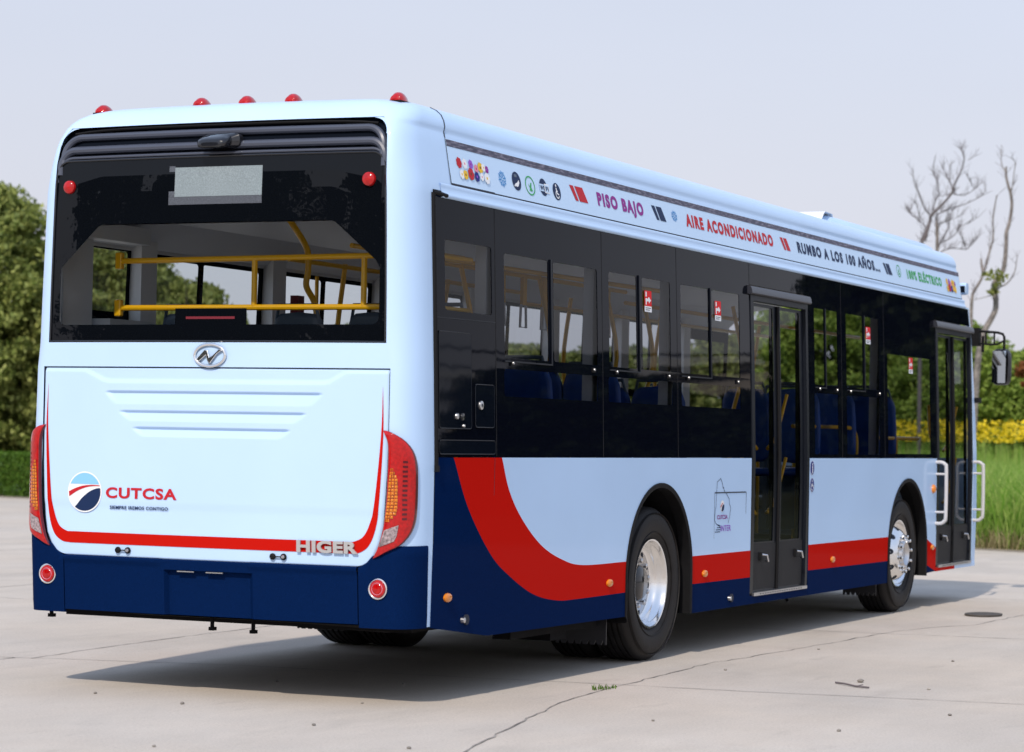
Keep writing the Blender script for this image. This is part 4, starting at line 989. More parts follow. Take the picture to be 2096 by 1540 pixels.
# ---- doors
def door(y0, y1, zb, leaf, nm, hl):
    """leaf: [(ya,yb)] glass spans"""
    dr = D.objects.new("passenger_door", None); COL.objects.link(dr); dr.parent = bus
    mp = lambda y, z, o: (W(z)-.022+o, y, z)
    mb = MB()
    for a, b in ((y0, y0+.075), (y1-.06, y1)):
        pts = [(W(zb)-.03, a, zb), (W(zb)-.03, b, zb), (W(2.0)-.03, b, 2.0), (W(2.0)-.03, a, 2.0)]
        mb.grid([[(W(z)+o, y, z) for y, o in ((a, -.03), (a+.004, .003), (b-.004, .003), (b, -.03))] for z in (zb, 1.38, 2.0, 2.61)])
    mb.grid([[(W(z)+o, y, z) for z, o in ((2.560, -.03), (2.564, .003), (2.612, .003))] for y in (y0, y1)])
    mb.build("door_frame", M['frame'], dr)
    hw = [(0.0, 2.612), (.028, 2.608), (.040, 2.616), (.036, 2.650), (.026, 2.668), (0, 2.674)]
    mb = MB(); R_ = [[(W(z)+o-.004, y, z) for o, z in hw] for y in (y0-.05, y1+.01)]; mb.grid(R_); mb.poly(R_[0]); mb.poly(R_[1][::-1]); mb.build("door_header", M['header'], dr, smooth=True, angle=30)
    mb = MB(); mb.box(1.17, 1.286, y0+.06, y1-.04, zb-.020, zb+.004, 0)
    for i in range(18): yy = y0+.2+i*(y1-y0-.35)/18; mb.box(1.288, 1.2885, yy, yy+.02, zb-.012, zb-.004, 1)
    mb.build("door_sill", [M['alu'], M['seam']], dr)
    for i, (a, b) in enumerate(leaf):
        ya = y0+.078 if i == 0 else (leaf[0][1]+leaf[1][0])/2+.006; yb = (leaf[0][1]+leaf[1][0])/2-.006 if i == 0 else y1-.064
        mb = MB(); holed(mb, ya, yb, zb+.006, 2.552, [(a, b, .745, 2.53)], mp, .03, 0, 0, .02, .5); lf = mb.build("door_leaf", M['frame'], dr)
        b_ = MB(); b_.grid([[mp(y, z, -.006) for y in (a-.003, b+.003)] for z in np.linspace(.742, 2.533, 5)]); b_.build("pane", M['paned'], lf)
        b_ = MB(); b_.prism([mp(ya+.02, zb+.02, .0), mp(yb-.02, zb+.02, .0), mp(yb-.02, .735, .0), mp(ya+.02, .735, .0)], (.004, 0, 0)); b_.build("kick_panel", M['doorpanel'], lf)
        hy = hl[i]; b_ = MB(); x = W(.63)-.02; b_.box(x, x+.02, hy-.035, hy+.0, .605, .665, 0); b_.tube([(x+.01, hy+.01, .65), (x+.045, hy+.035, .645), (x+.05, hy+.05, .60), (x+.02, hy+.075, .60)], .008, 6, 1); b_.build("door_handle", [M['rubber'], M['alu']], lf)
        # inner yellow hand rails
        r1 = MB(); c0 = a+.03 if i == 0 else b-.03; dd = 1 if i == 0 else -1
        for z0 in (1.02, 1.52): r1.tube([(1.14, c0, z0+.36), (1.12, c0+dd*.12, z0+.12), (1.12, c0+dd*.22, z0), (1.12, c0+dd*.40, z0-.07)], .014, 8)
        r1.build("door_grab_rail", M['yellow'], lf, smooth=True)
    mb = MB(); ym = (leaf[0][1]+leaf[1][0])/2; mb.tube([(W(z)-.012, ym, z) for z in (zb+.01, 1.38, 2.0, 2.55)], .014, 8); mb.build("door_seal", M['rubber'], dr, smooth=True)
    mb = MB(); mb.box(.5, 1.2, y0, y0+.03, zb, 2.5); mb.build("door_screen", M['floor'], dr) if False else None
    return dr
door(5.668, 7.055, .366, [(5.79, 6.25), (6.43, 6.90)], "m", (5.955, 6.80))
door(10.94, 12.262, .378, [(11.07, 11.49), (11.69, 12.16)], "f", (11.20, 12.0))
# front pillar: light blue strip then black windscreen edge
mb = MB(); P = [(z, lerp(z, [.33, 1.38, 2.6, 2.86], [12.285, 12.285, 12.28, 12.2]), lerp(z, [.33, .8, 1.38, 2.0, 2.6, 2.86], [12.42, 12.45, 12.43, 12.37, 12.28, 12.22])) for z in np.linspace(.33, 2.86, 10)]
mb.grid([[(W(z)-.02, a-.01, z), (W(z)+.002, a-.006, z), (W(z)-.002, b, z), (W(z)-.05, b+.03, z)] for z, a, b in P]); mb.build("front_pillar", M['blue'], bus, smooth=True, angle=40)
mb = MB(); mb.grid([[(W(z)-.01, b+.002, z), (W(z)-.02, b+.045, z), (W(z)-.14, b+.16, z), (0, b+.26, z)] for z, a, b in P if z > 1.2]); mb.build("windscreen", M['panel'], bus, smooth=True, angle=60)
mb = MB(); mb.grid([[(-W(z)+.01, b+.002, z), (-W(z)+.02, b+.045, z), (-W(z)+.14, b+.16, z), (0, b+.26, z)] for z, a, b in P if z > 1.2]); mb.build("windscreen", M['panel'], bus, smooth=True, angle=60)
mb = MB(); mb.grid([[(W(z)-.008, b+.004, z), (W(z)-.015, b+.03, z), (W(z)-.06, b+.10, z)] for z, a, b in P if z > 1.2]); mb.build("windscreen_edge", M['frit'], bus, smooth=True, angle=60)
mb = MB(); mb.box(-1.1, .5, 11.95, 12.3, .5, 1.28); mb.build("dashboard", M['seatgrey'], bus, bevel=.03)
mb = MB(); mb.tube([(-.62+.22*math.cos(t), 11.80+.10*math.sin(t), 1.30+.18*math.sin(t)) for t in np.linspace(0, 2*PI, 25)[:-1]], .014, 6, closed=True); mb.tube([(-.62, 11.80, 1.30), (-.62, 11.98, 1.15)], .03, 8); mb.build("steering_wheel", M['rubber'], bus, smooth=True)
mb = MB(); mb.box(-.92, -.40, 11.05, 11.15, 1.0, 1.75); mb.box(-.92, -.40, 11.1, 11.55, .85, .98); mb.build("driver_seat", M['seatgrey'], bus, bevel=.04)
mb = MB(); mb.box(1.15, 1.30, 12.36, 12.48, 1.93, 1.98); mb.build("windscreen_clip", M['rubber'], bus)
# outer grab handles at the front door
for y in (10.90, 12.30):
    mb = MB(); x0 = 1.268; P = [(x0, y, 1.345), (x0+.06, y, 1.345), (x0+.092, y, 1.325), (x0+.105, y, 1.28), (x0+.105, y, .85), (x0+.092, y, .80), (x0+.06, y, .775), (x0, y, .775)]
    mb.tube(catmull(P, 3), .017, 10); mb.tube([(x0, y, 1.235), (x0+.10, y, 1.235)], .011, 8); mb.tube([(x0, y, .88), (x0+.10, y, .88)], .011, 8); mb.build("outer_grab_handle", M['handle'], bus, smooth=True)
# side marker lamps
for y, z in ((.487, .592), (2.89, .569), (4.674, .558), (7.71, .551), (10.80, .555)):
    mb = MB(); R_ = []
    for o, k in ((0, 1), (.008, .98), (.014, .8), (.017, .45), (.018, .02)): R_.append([(1.275+o, y+.050*k*math.cos(t), z+.026*k*math.sin(t)) for t in np.linspace(0, 2*PI, 25)[:-1]])
    mb.grid(R_, close=True); mb.build("side_marker_lamp", M['amber'], bus, smooth=True)
mb = MB(); mb.lathe([(0, .042), (.02, .036), (.028, .02), (.030, 0)], (1.275, 10.80, 1.097), n=20); mb.build("turn_signal_lamp", M['amber'], bus, smooth=True)
# mirror on its lattice arm
mb = MB(); Y = 12.62
mb.box(1.12, 1.24, Y-.05, Y+.05, 2.50, 2.68); 
A_ = [(1.17, Y, 2.655), (1.42, Y, 2.635), (1.47, Y, 2.62), (1.485, Y, 2.59), (1.485, Y, 2.47)]
mb.tube(A_, .013, 8); mb.tube([(1.17, Y, 2.535), (1.36, Y, 2.515), (1.42, Y, 2.52), (1.485, Y, 2.555)], .010, 8)
for x in (1.30, 1.385): mb.tube([(x, Y, 2.645), (x, Y, 2.525)], .009, 6)
mb.tube([(1.27, Y, 2.60), (1.27, Y, 2.44)], .014, 8)
arm = mb.build("mirror_arm", M['rubber'], bus, smooth=True, angle=40)
mb = MB(); rows = []
for yo, kx, kz in ((-.035, .90, .97), (-.045, .86, .95), (-.035, .92, .98), (0, 1, 1), (.06, .98, .985), (.10, .80, .9), (.11, .4, .5)):
    row = []
    for j in range(28):
        t = 2*PI*j/28; c_, s_ = math.cos(t), math.sin(t); q = (abs(c_)**5+abs(s_)**5)**-.2; row.append((1.458+c_*q*.092*kx, Y+yo, 2.292+s_*q*.180*kz))
    rows.append(row)
mb.grid(rows, close=True, flip=True); mb.poly(rows[-1]); mir = mb.build("mirror_housing", M['plastic'], arm, smooth=True, angle=40)
rot = math.radians(-10)
mb = MB(); mb.poly([(1.446+a*.066, Y-.050+b*.012+a*.004, 2.292+b*.160) for a, b in ((-1, -1), (1, -1), (1, 1), (-1, 1))][::-1]); mb.build("mirror_glass", M['mirror'], mir)
# camera pod on the front corner
mb = MB(); rows = []
for x, y, sy, sz in ((1.10, 12.22, .05, .055), (1.18, 12.20, .055, .06), (1.215, 12.19, .05, .055)): rows.append([(x+.0, y+sy*(abs(math.cos(t))**.5)*math.copysign(1, math.cos(t)), 3.045+sz*(abs(math.sin(t))**.5)*math.copysign(1, math.sin(t))) for t in np.linspace(0, 2*PI, 21)[:-1]])
mb.grid(rows, close=True, flip=True); mb.poly(rows[-1]); cp_ = mb.build("front_camera_pod", M['blue'], bus, smooth=True, angle=40)
mb = MB(); mb.box(1.13, 1.205, 12.115, 12.14, 3.005, 3.07); mb.build("camera_lens", M['black'], cp_)
# roof fairing
mb = MB(); rows = []
for y, k, h in ((8.25, .90, .0), (8.4, .95, .035), (8.55, 1, .055), (11.55, 1, .055), (11.85, .98, .04), (12.0, .93, .0)):
    rows.append([(x*k, y, 3.405+zz*h/.055) for x, zz in ((-.98, -.01), (-.96, .035), (-.90, .055), (-.3, .06), (.3, .06), (.90, .055), (.96, .035), (.98, -.01))])
mb.grid(rows); mb.build("roof_fairing", M['blue'], bus, smooth=True, angle=50)
mb = MB(); mb.grid([[(x, 8.28+o, 3.40+z) for o, z in ((0, .0), (.06, .055), (.10, .075), (.30, .07), (.36, .0))] for x in (.72, .80, .90, .955)]); mb.build("roof_fairing_end", M['white'], bus, smooth=True, angle=60)

# ================================================================== GROUND
def concrete():
    mt = D.materials.new("concrete"); mt.use_nodes = True; n = mt.node_tree; b = n.nodes["Principled BSDF"]
    t = n.nodes.new("ShaderNodeTexCoord")
    def nz(s, d=6, sc=None):
        x = n.nodes.new("ShaderNodeTexNoise"); x.inputs["Scale"].default_value = s; x.inputs["Detail"].default_value = d; x.inputs["Roughness"].default_value = .6
        if sc:
            mp = n.nodes.new("ShaderNodeMapping"); mp.inputs["Scale"].default_value = sc; n.links.new(t.outputs["Object"], mp.inputs[0]); n.links.new(mp.outputs[0], x.inputs[0])
        else: n.links.new(t.outputs["Object"], x.inputs[0])
        return x.outputs[0]
    def mr(src, a, b_, c, d):
        r = n.nodes.new("ShaderNodeMapRange"); r.inputs[1].default_value = a; r.inputs[2].default_value = b_; r.inputs[3].default_value = c; r.inputs[4].default_value = d
        n.links.new(src, r.inputs[0]); return r.outputs[0]
    def mul(a, b_):
        m_ = n.nodes.new("ShaderNodeMath"); m_.operation = 'MULTIPLY'; n.links.new(a, m_.inputs[0]); n.links.new(b_, m_.inputs[1]); return m_.outputs[0]
    big = mr(nz(.45), .3, .7, .90, 1.08); mid = mr(nz(2.3, 8, (1, .35, 1)), .3, .7, .94, 1.05); fine = mr(nz(70, 3), .3, .7, .88, 1.10); grit = mul(mr(nz(26, 4), .60, .74, 1.0, .80), mr(nz(190, 2), .62, .74, 1.0, .72)); stn = mul(mr(nz(1.1, 7, (1, .4, 1)), .56, .76, 1, .84), mr(nz(5.5, 8, (1, .25, 1)), .60, .72, 1, .90))
    val = mul(mul(mul(big, mid), mul(fine, grit)), stn)
    hue = n.nodes.new("ShaderNodeMix"); hue.data_type = 'RGBA'; hue.inputs[6].default_value = (.54, .475, .40, 1); hue.inputs[7].default_value = (.51, .465, .41, 1)
    n.links.new(mr(nz(.35, 4), .35, .65, 0, 1), hue.inputs[0])
    v = n.nodes.new("ShaderNodeVectorMath"); v.operation = 'SCALE'; n.links.new(hue.outputs[2], v.inputs[0]); n.links.new(val, v.inputs[3]); n.links.new(v.outputs[0], b.inputs["Base Color"])
    b.inputs["Roughness"].default_value = .82; b.inputs["Specular IOR Level"].default_value = .3
    q = n.nodes.new("ShaderNodeBump"); q.inputs["Strength"].default_value = .5; q.inputs["Distance"].default_value = .006; n.links.new(fine, q.inputs["Height"]); n.links.new(q.outputs[0], b.inputs["Normal"])
    return mt
M['concrete'] = concrete()
M['soil'] = mat("grassy_ground", (.09, .10, .045), .95, noise=(1.5, .4)); M['joint'] = mat("joint_dirt", (.25, .23, .205), .95, noise=(9, .5))
M['dirt'] = mat("dry_dirt", (.25, .21, .16), .95, noise=(5, .3))
mb = MB(); mb.poly([(-900, -700, -.03), (900, -700, -.03), (900, 1200, -.03), (-900, 1200, -.03)]); mb.build("ground", M['soil'], kind="structure")
# paved yard: far edge runs from (-60, 47) through (-25, 33.5) and (-1.6, 24.4)
def far_edge(x): return 24.4-(x+1.6)*.388
mb = MB(); xs_ = np.linspace(-70, 60, 80); mb.grid([[(x, -60, 0) for x in xs_], [(x, far_edge(x)+.15*math.sin(x*1.7)+.08*math.sin(x*4.1), 0) for x in xs_]]); yard = mb.build("pavement", M['concrete'], kind="structure")
mb = MB(); mb.grid([[(x, far_edge(x)-.25+.12*math.sin(x*2.3), .004) for x in xs_], [(x, far_edge(x)+.9, .004) for x in xs_]]); mb.build("verge", M['dirt'], kind="structure")
def joint(P, wd=.012, jit=.012, seed=0):
    r = random.Random(seed); Q = []
    for a, b in zip(P, P[1:]):
        n_ = max(2, int(math.dist(a, b)/.12)); Q += [(a[0]+(b[0]-a[0])*i/n_, a[1]+(b[1]-a[1])*i/n_) for i in range(n_)]
    Q.append(P[-1]); L, R_ = [], []
    for i, q in enumerate(Q):
        a = Q[max(i-1, 0)]; b = Q[min(i+1, len(Q)-1)]; d = Vector((b[0]-a[0], b[1]-a[1], 0)).normalized(); nn = Vector((-d.y, d.x, 0)); o = r.uniform(-jit, jit)
        w2 = wd*r.uniform(.35, 1.1)/2; c = Vector((q[0], q[1], .004))+nn*o; L.append(c+nn*w2); R_.append(c-nn*w2)
    mb = MB(); mb.grid([R_, L]); return mb
jm = MB()
def addj(P, **k):
    b = joint(P, **k); jm.add(b.v, b.f)
def tj(x): return 1.86+.135*x   # transverse joint line
addj([(-30, tj(-30)+1.5), (-2.3, 1.42), (-2.1, 1.5), (-.87, 1.79), (.87, 1.94), (1.74, 2.07), (2.48, 2.12), (3.23, 2.24), (4.11, 2.36), (12, 3.4)], wd=.014, jit=.008, seed=1)
addj([(2.75, -3.4), (2.5, -2.2), (2.22, -.97), (1.99, .04), (1.80, 1.0), (1.76, 1.34), (1.72, 2.12), (1.66, 3.0), (1.63, 3.82), (1.70, 4.6), (1.76, 5.46), (1.80, 6.4), (1.86, 7.52), (2.0, 8.2), (2.22, 8.68), (2.3, 12)], wd=.012, jit=.016, seed=2)
addj([(-2.19, 1.43), (-2.27, 2.27), (-2.35, 3.6), (-2.4, 9), (-2.6, 20)], wd=.014, jit=.01, seed=3)
addj([(-2.3, 1.42), (-2.1, -4), (-1.9, -12)], wd=.014, jit=.01, seed=8)
for i, yy in enumerate((7.0, 12.2, 17.3, -3.4, -8.6)): addj([(-30, yy-4), (30, yy+4)], wd=.016, jit=.01, seed=20+i)
for i, xx in enumerate((-6.6, -10.8, -15.0, 5.9, -19.2, -23.5)): addj([(xx, -10), (xx-.5, 34)], wd=.016, jit=.01, seed=40+i)
o = jm.build("joint", M['joint'], yard)
# small things lying about: drain lid, twig, stones, weeds, leaves
mb = MB(); P = [(1.98+.16*math.cos(t), 9.95+.24*math.sin(t), .005) for t in np.linspace(0, 2*PI, 33)[:-1]]; mb.prism(P, (0, 0, .012)); o = mb.build("drain_lid", mat("drain_iron", (.07, .06, .05), .7, noise=(30, .3))); o['label'] = "small round dark drain lid in the concrete ahead of the front wheel"; o['category'] = "drain lid"
mb = MB(); mb.tube([(2.79, 2.95, .008), (2.88, 2.86, .012), (2.97, 2.78, .009), (3.07, 2.73, .010)], .006, 5); mb.tube([(2.97, 2.78, .009), (3.0, 2.84, .014)], .003, 4); o = mb.build("twig", M['twig']); o['label'] = "thin broken twig lying on the sunlit concrete at lower right"; o['category'] = "twig"
def stone(x, y, r, lab, k=0):
    mb = MB(); rr = random.Random(k); rows = []
    for i in range(6):
        ph = -PI/2+PI*i/5; rows.append([(x+r*math.cos(ph)*math.cos(t)*rr.uniform(.8, 1.2), y+r*math.cos(ph)*math.sin(t)*rr.uniform(.8, 1.2), max(.001, r*.5+r*.6*math.sin(ph))) for t in np.linspace(0, 2*PI, 9)[:-1]])
    mb.grid(rows, close=True); o = mb.build("pebble", M['joint'], smooth=True); o['label'] = lab; o['category'] = "pebble"; o['group'] = "pebbles and crumbs on the concrete"
stone(2.90, 3.12, .022, "dark pebble just beyond the broken twig", 1)
for k, (x, y, r) in enumerate(((1.9, 5.4, .011), (-3.6, 2.9, .012), (-.1, 1.0, .012), (.9, .2, .009), (3.4, 2.9, .012), (4.6, 4.1, .014), (2.05, -1.5, .012), (3.1, -1.2, .010), (1.2, -.9, .012), (.1, -.4, .013), (-.6, -.2, .011), (3.6, .4, .012), (2.6, .3, .010), (3.9, 1.5, .012), (.6, 1.3, .010), (-2.9, .6, .012), (1.9, 3.4, .012), (3.0, 5.0, .012), (2.6, -2.2, .010), (4.2, -1.9, .009), (1.0, -2.1, .010))):
    stone(x, y, r, "tiny crumb of grit on the bare concrete yard", 10+k)
def blades(name, mt, P, hmin, hmax, wd, lean, seed, parent=None, **props):
    """P: (n,3) roots"""
    r = np.random.default_rng(seed); n_ = len(P); h = r.uniform(hmin, hmax, n_); a = r.uniform(0, 2*PI, n_); l = r.uniform(.2, 1, n_)*lean*h; fa = r.uniform(0, 2*PI, n_)
    side = np.stack([np.cos(fa), np.sin(fa), np.zeros(n_)], 1)*(wd*r.uniform(.6, 1.3, n_)/2)[:, None]; d = np.stack([np.cos(a)*l, np.sin(a)*l, h], 1)
    mdp = P+d*np.array([.32, .32, .6]); top = P+d*np.array([1, 1, .98])
    V = np.stack([P-side, P+side, mdp+side*.85, mdp-side*.85, top], 1).reshape(-1, 3)
    me = D.meshes.new(name); i0 = np.arange(n_)*5
    lp = np.stack([i0, i0+1, i0+2, i0+3, i0+3, i0+2, i0+4], 1).reshape(-1)
    me.vertices.add(len(V)); me.vertices.foreach_set("co", V.ravel()); me.loops.add(len(lp)); me.loops.foreach_set("vertex_index", lp.astype(np.int32))
    st = np.stack([np.arange(n_)*7, np.arange(n_)*7+4], 1).reshape(-1); me.polygons.add(2*n_); me.polygons.foreach_set("loop_start", st.astype(np.int32)); me.materials.append(mt); me.update(calc_edges=True); me.validate()
    o = D.objects.new(name, me); COL.objects.link(o)
    if parent: o.parent = parent
    for k, v in props.items(): o[k] = v
    return o
P = np.stack([rng.normal(1.72, .03, 60), rng.normal(1.75, .06, 60), np.full(60, .0)], 1)
blades("weed_tuft", M['leafhedge'], P, .01, .035, .006, .9, 5, label="tiny green weed tuft growing in the crack at lower centre", category="weed")

# ---- leaves as small quads, vectorised
def leaf_mesh(name, C, size, mt, seed, flat=0.0, mesh_only=True, aspect=.55):
    r = np.random.default_rng(seed); n_ = len(C); nrm = r.normal(size=(n_, 3)); nrm[:, 2] += flat; nrm /= np.linalg.norm(nrm, axis=1)[:, None]
    t = r.normal(size=(n_, 3)); t -= (t*nrm).sum(1)[:, None]*nrm; t /= np.linalg.norm(t, axis=1)[:, None]; b = np.cross(nrm, t); s = size*r.uniform(.55, 1.3, n_)[:, None]
    bend = nrm*s*.18
    V = np.stack([C-t*s, C-b*s*aspect+bend, C+t*s, C+b*s*aspect+bend], 1).reshape(-1, 3)
    me = D.meshes.new(name); me.vertices.add(4*n_); me.vertices.foreach_set("co", V.ravel()); me.loops.add(4*n_); me.loops.foreach_set("vertex_index", np.arange(4*n_, dtype=np.int32))
    me.polygons.add(n_); me.polygons.foreach_set("loop_start", np.arange(0, 4*n_, 4, dtype=np.int32)); me.materials.append(mt); me.update(calc_edges=True); me.validate(); return me
def crown_points(h, w_, base, nclump, per, seed, shape='bush', rough=.25):
    r = np.random.default_rng(seed); out_ = []
    for i in range(nclump):
        u = r.uniform(0, 1); z = base+(h-base)*u**.85
        prof_ = {'bush': math.sqrt(max(.05, 1-((u-.35)/.72)**2)), 'cone': (1-u)**.6*.9+.12, 'round': math.sqrt(max(.04, 1-((u-.5)/.52)**2))}[shape]
        a = r.uniform(0, 2*PI); rad = w_/2*prof_*math.sqrt(r.uniform(.15, 1)); rad *= 1+r.normal(0, rough*.4); c = np.array([math.cos(a)*rad, math.sin(a)*rad, z]); s = r.uniform(.14, .34)*(w_/4)**.5
        q = r.normal(size=(per, 3)); q /= np.linalg.norm(q, axis=1)[:, None]; q *= (r.uniform(.2, 1, per)**.5)[:, None]*s*np.array([1.15, 1.15, .8]); out_.append(c+q)
    return np.concatenate(out_)
def tree_kind(name, h, w_, base, ncl, per, leaf, mt, seed, shape, tr=.09, spikes=0):
    C = crown_points(h, w_, base, ncl, per, seed, shape)
    r = np.random.default_rng(seed+99)
    for i in range(spikes):   # shoots sticking out at the top
        a = r.uniform(0, 2*PI); rad = r.uniform(0, w_*.35); x, y = math.cos(a)*rad, math.sin(a)*rad; z0 = h*.88; L = r.uniform(.3, .8); m_ = 70
        t = r.uniform(0, 1, m_); C = np.concatenate([C, np.stack([x+t*r.normal(0, .08)+r.normal(0, .05, m_), y+r.normal(0, .05, m_), z0+t*L], 1)])
    me = leaf_mesh("crown", C, leaf, mt, seed, .3)
    mb = MB(); mb.tube([(0, 0, -.05), (.03, .02, h*.3), (-.02, .05, h*.6), (.03, 0, h*.85)], [tr, tr*.8, tr*.5, tr*.2], 8)
    rr = random.Random(seed)
    for i in range(7):
        z = h*rr.uniform(.2, .7); a = rr.uniform(0, 2*PI); L = w_*.36; mb.tube([(0, 0, z), (math.cos(a)*L*.5, math.sin(a)*L*.5, z+L*.35), (math.cos(a)*L, math.sin(a)*L, z+L*.8)], [tr*.4, tr*.28, tr*.1], 6)
    return me, mb
def tree(kind, loc, rz, sc, name, label, cat, group):
    me, tm, mk = kind
    t = empty(name, loc, label, cat, group); t.rotation_euler = (0, 0, rz); t.scale = sc
    c = D.objects.new("crown", me); COL.objects.link(c); c.parent = t
    k = D.objects.new("trunk", tm); COL.objects.link(k); k.parent = t; return t
def mk(*a, **k):
    me, mb = tree_kind(*a, **k); o = mb.build("trunk", M['barkdark'], smooth=True); tm = o.data; D.objects.remove(o); return (me, tm, 0)
K_tall = mk("a", 6.4, 4.6, .1, 900, 62, .078, M['leafdark'], 1, 'bush', spikes=26)
K_olive = mk("b", 5.2, 4.4, .1, 950, 62, .080, M['leafolive'], 2, 'bush', spikes=6)
K_bush = mk("c", 3.6, 4.2, .1, 460, 55, .095, M['leafolive'], 3, 'round')
K_brt = mk("d", 4.6, 4.4, .1, 900, 58, .080, M['leafbright'], 4, 'bush', spikes=8)
G1 = "trees and bushes beyond the yard"
tree(K_tall, (-29.0, 36.9, 0), .3, (1.05, 1.05, 1.10), "leafy_tree", "tall dark green tree with spiky top at the left edge, behind the clipped hedge", "tree", G1)
tree(K_olive, (-25.9, 38.3, 0), 1.9, (1, 1, 1.10), "leafy_tree", "olive green tree seen through the left half of the rear window", "tree", G1)
tree(K_bush, (-24.0, 38.6, 0), 2.2, (.75, .75, 1.33), "leafy_tree", "lower green crown seen through the rear window, sloping down beside the open sky", "tree", G1)
tree(K_bush, (-27.6, 38.2, 0), 2.9, (1.1, 1, 1.15), "bush", "rounded olive bush filling the gap behind the clipped hedge, beside the bus corner", "bush", G1)
tree(K_tall, (-33.0, 37.5, 0), 2.3, (1, 1, 1.0), "leafy_tree", "dark tree standing behind the left edge tree", "tree", G1)
lowb = [(-21.4, 42.5, 1.12), (-18.5, 44.5, 1.02), (-15.6, 44.2, 1.0), (-13.2, 46.2, 1.1)]
for i, (x, y, k) in enumerate(lowb):
    tree(K_bush, (x, y, 0), i*1.7, (1, 1, k), "bush", ["distant low bush seen through the middle of the rear window", "distant bush top seen through the first side windows", "distant bush seen through the side windows left of the middle door", "distant bush seen through the glass of the middle door"][i], "bush", G1)
rt = [(-10.8, 46.5, 1.22, K_brt), (-8.8, 47.8, .95, K_brt), (-7.4, 45.5, .80, K_brt), (-5.6, 46.5, .80, K_brt), (-3.4, 45.5, .84, K_brt)]
rl = ["bright green tree seen through the windows ahead of the middle door", "bright green tree seen through the front door glass", "bright green bush just right of the bus front, behind the pale trunk", "bright green tree behind the side mirror at the right edge", "bright green tree at the far right edge above the yellow flowers"]
for i, (x, y, k, kd) in enumerate(rt): tree(kd, (x, y, 0), 1.1*i, (1, 1, k), "leafy_tree", rl[i], "tree", G1)
me = leaf_mesh("rust", crown_points(3.2, .5, 2.7, 5, 22, 9, 'round'), .07, M['rust'], 3); o = D.objects.new("reddish_shrub", me); COL.objects.link(o); o.location = (-4.35, 38.6, 0); o['label'] = "sprig of reddish leaves among the green bushes beside the mirror"; o['category'] = "shrub"
# clipped hedge at the left
r = np.random.default_rng(5); n_ = 26000; L = 9.0
C = np.stack([r.uniform(-L/2, L/2, n_), r.uniform(-.5, .5, n_), r.uniform(0, .98, n_)], 1); f = r.integers(0, 3, n_); C[f == 0, 2] = .93+r.normal(0, .02, (f == 0).sum()); C[f == 1, 1] = -.5+r.normal(0, .025, (f == 1).sum())
me = leaf_mesh("clipped_hedge", C, .035, M['leafhedge'], 6); o = D.objects.new("clipped_hedge", me); COL.objects.link(o); o.location = (-28.2, 35.6, 0); o.rotation_euler = (0, 0, -.37); o['label'] = "low square clipped green hedge along the yard edge at the left"; o['category'] = "hedge"
# tall grass and flowers on the right
def strip_pts(n_, x0, x1, d0, d1, seed, zf=0.0):
    r = np.random.default_rng(seed); x = r.uniform(x0, x1, n_); d = r.uniform(d0, d1, n_); return np.stack([x, far_edge(x)+d, np.full(n_, zf)], 1)
blades("tall_grass", M['grass'], strip_pts(60000, -13, 3, .35, 9, 31), .45, 1.38, .024, .8, 32, kind="stuff")
blades("dry_grass", M['drygrass'], strip_pts(5000, -13, 3, .15, .6, 33), .10, .38, .014, .9, 34, kind="stuff")
Pf = strip_pts(9000, -16, 3, 9, 17, 35); r = np.random.default_rng(36)
stems = blades("flower_stems", M['grass'], Pf, 1.2, 1.75, .03, .12, 37, kind="stuff")
C = Pf[r.integers(0, len(Pf), 8000)]+np.stack([r.normal(0, .12, 8000), r.normal(0, .12, 8000), r.uniform(1.60, 2.0, 8000)], 1)
me = leaf_mesh("yellow_flowers", C, .040, M['flower'], 38, 1.0, aspect=.9); o = D.objects.new("yellow_flowers", me); COL.objects.link(o); o['kind'] = "stuff"
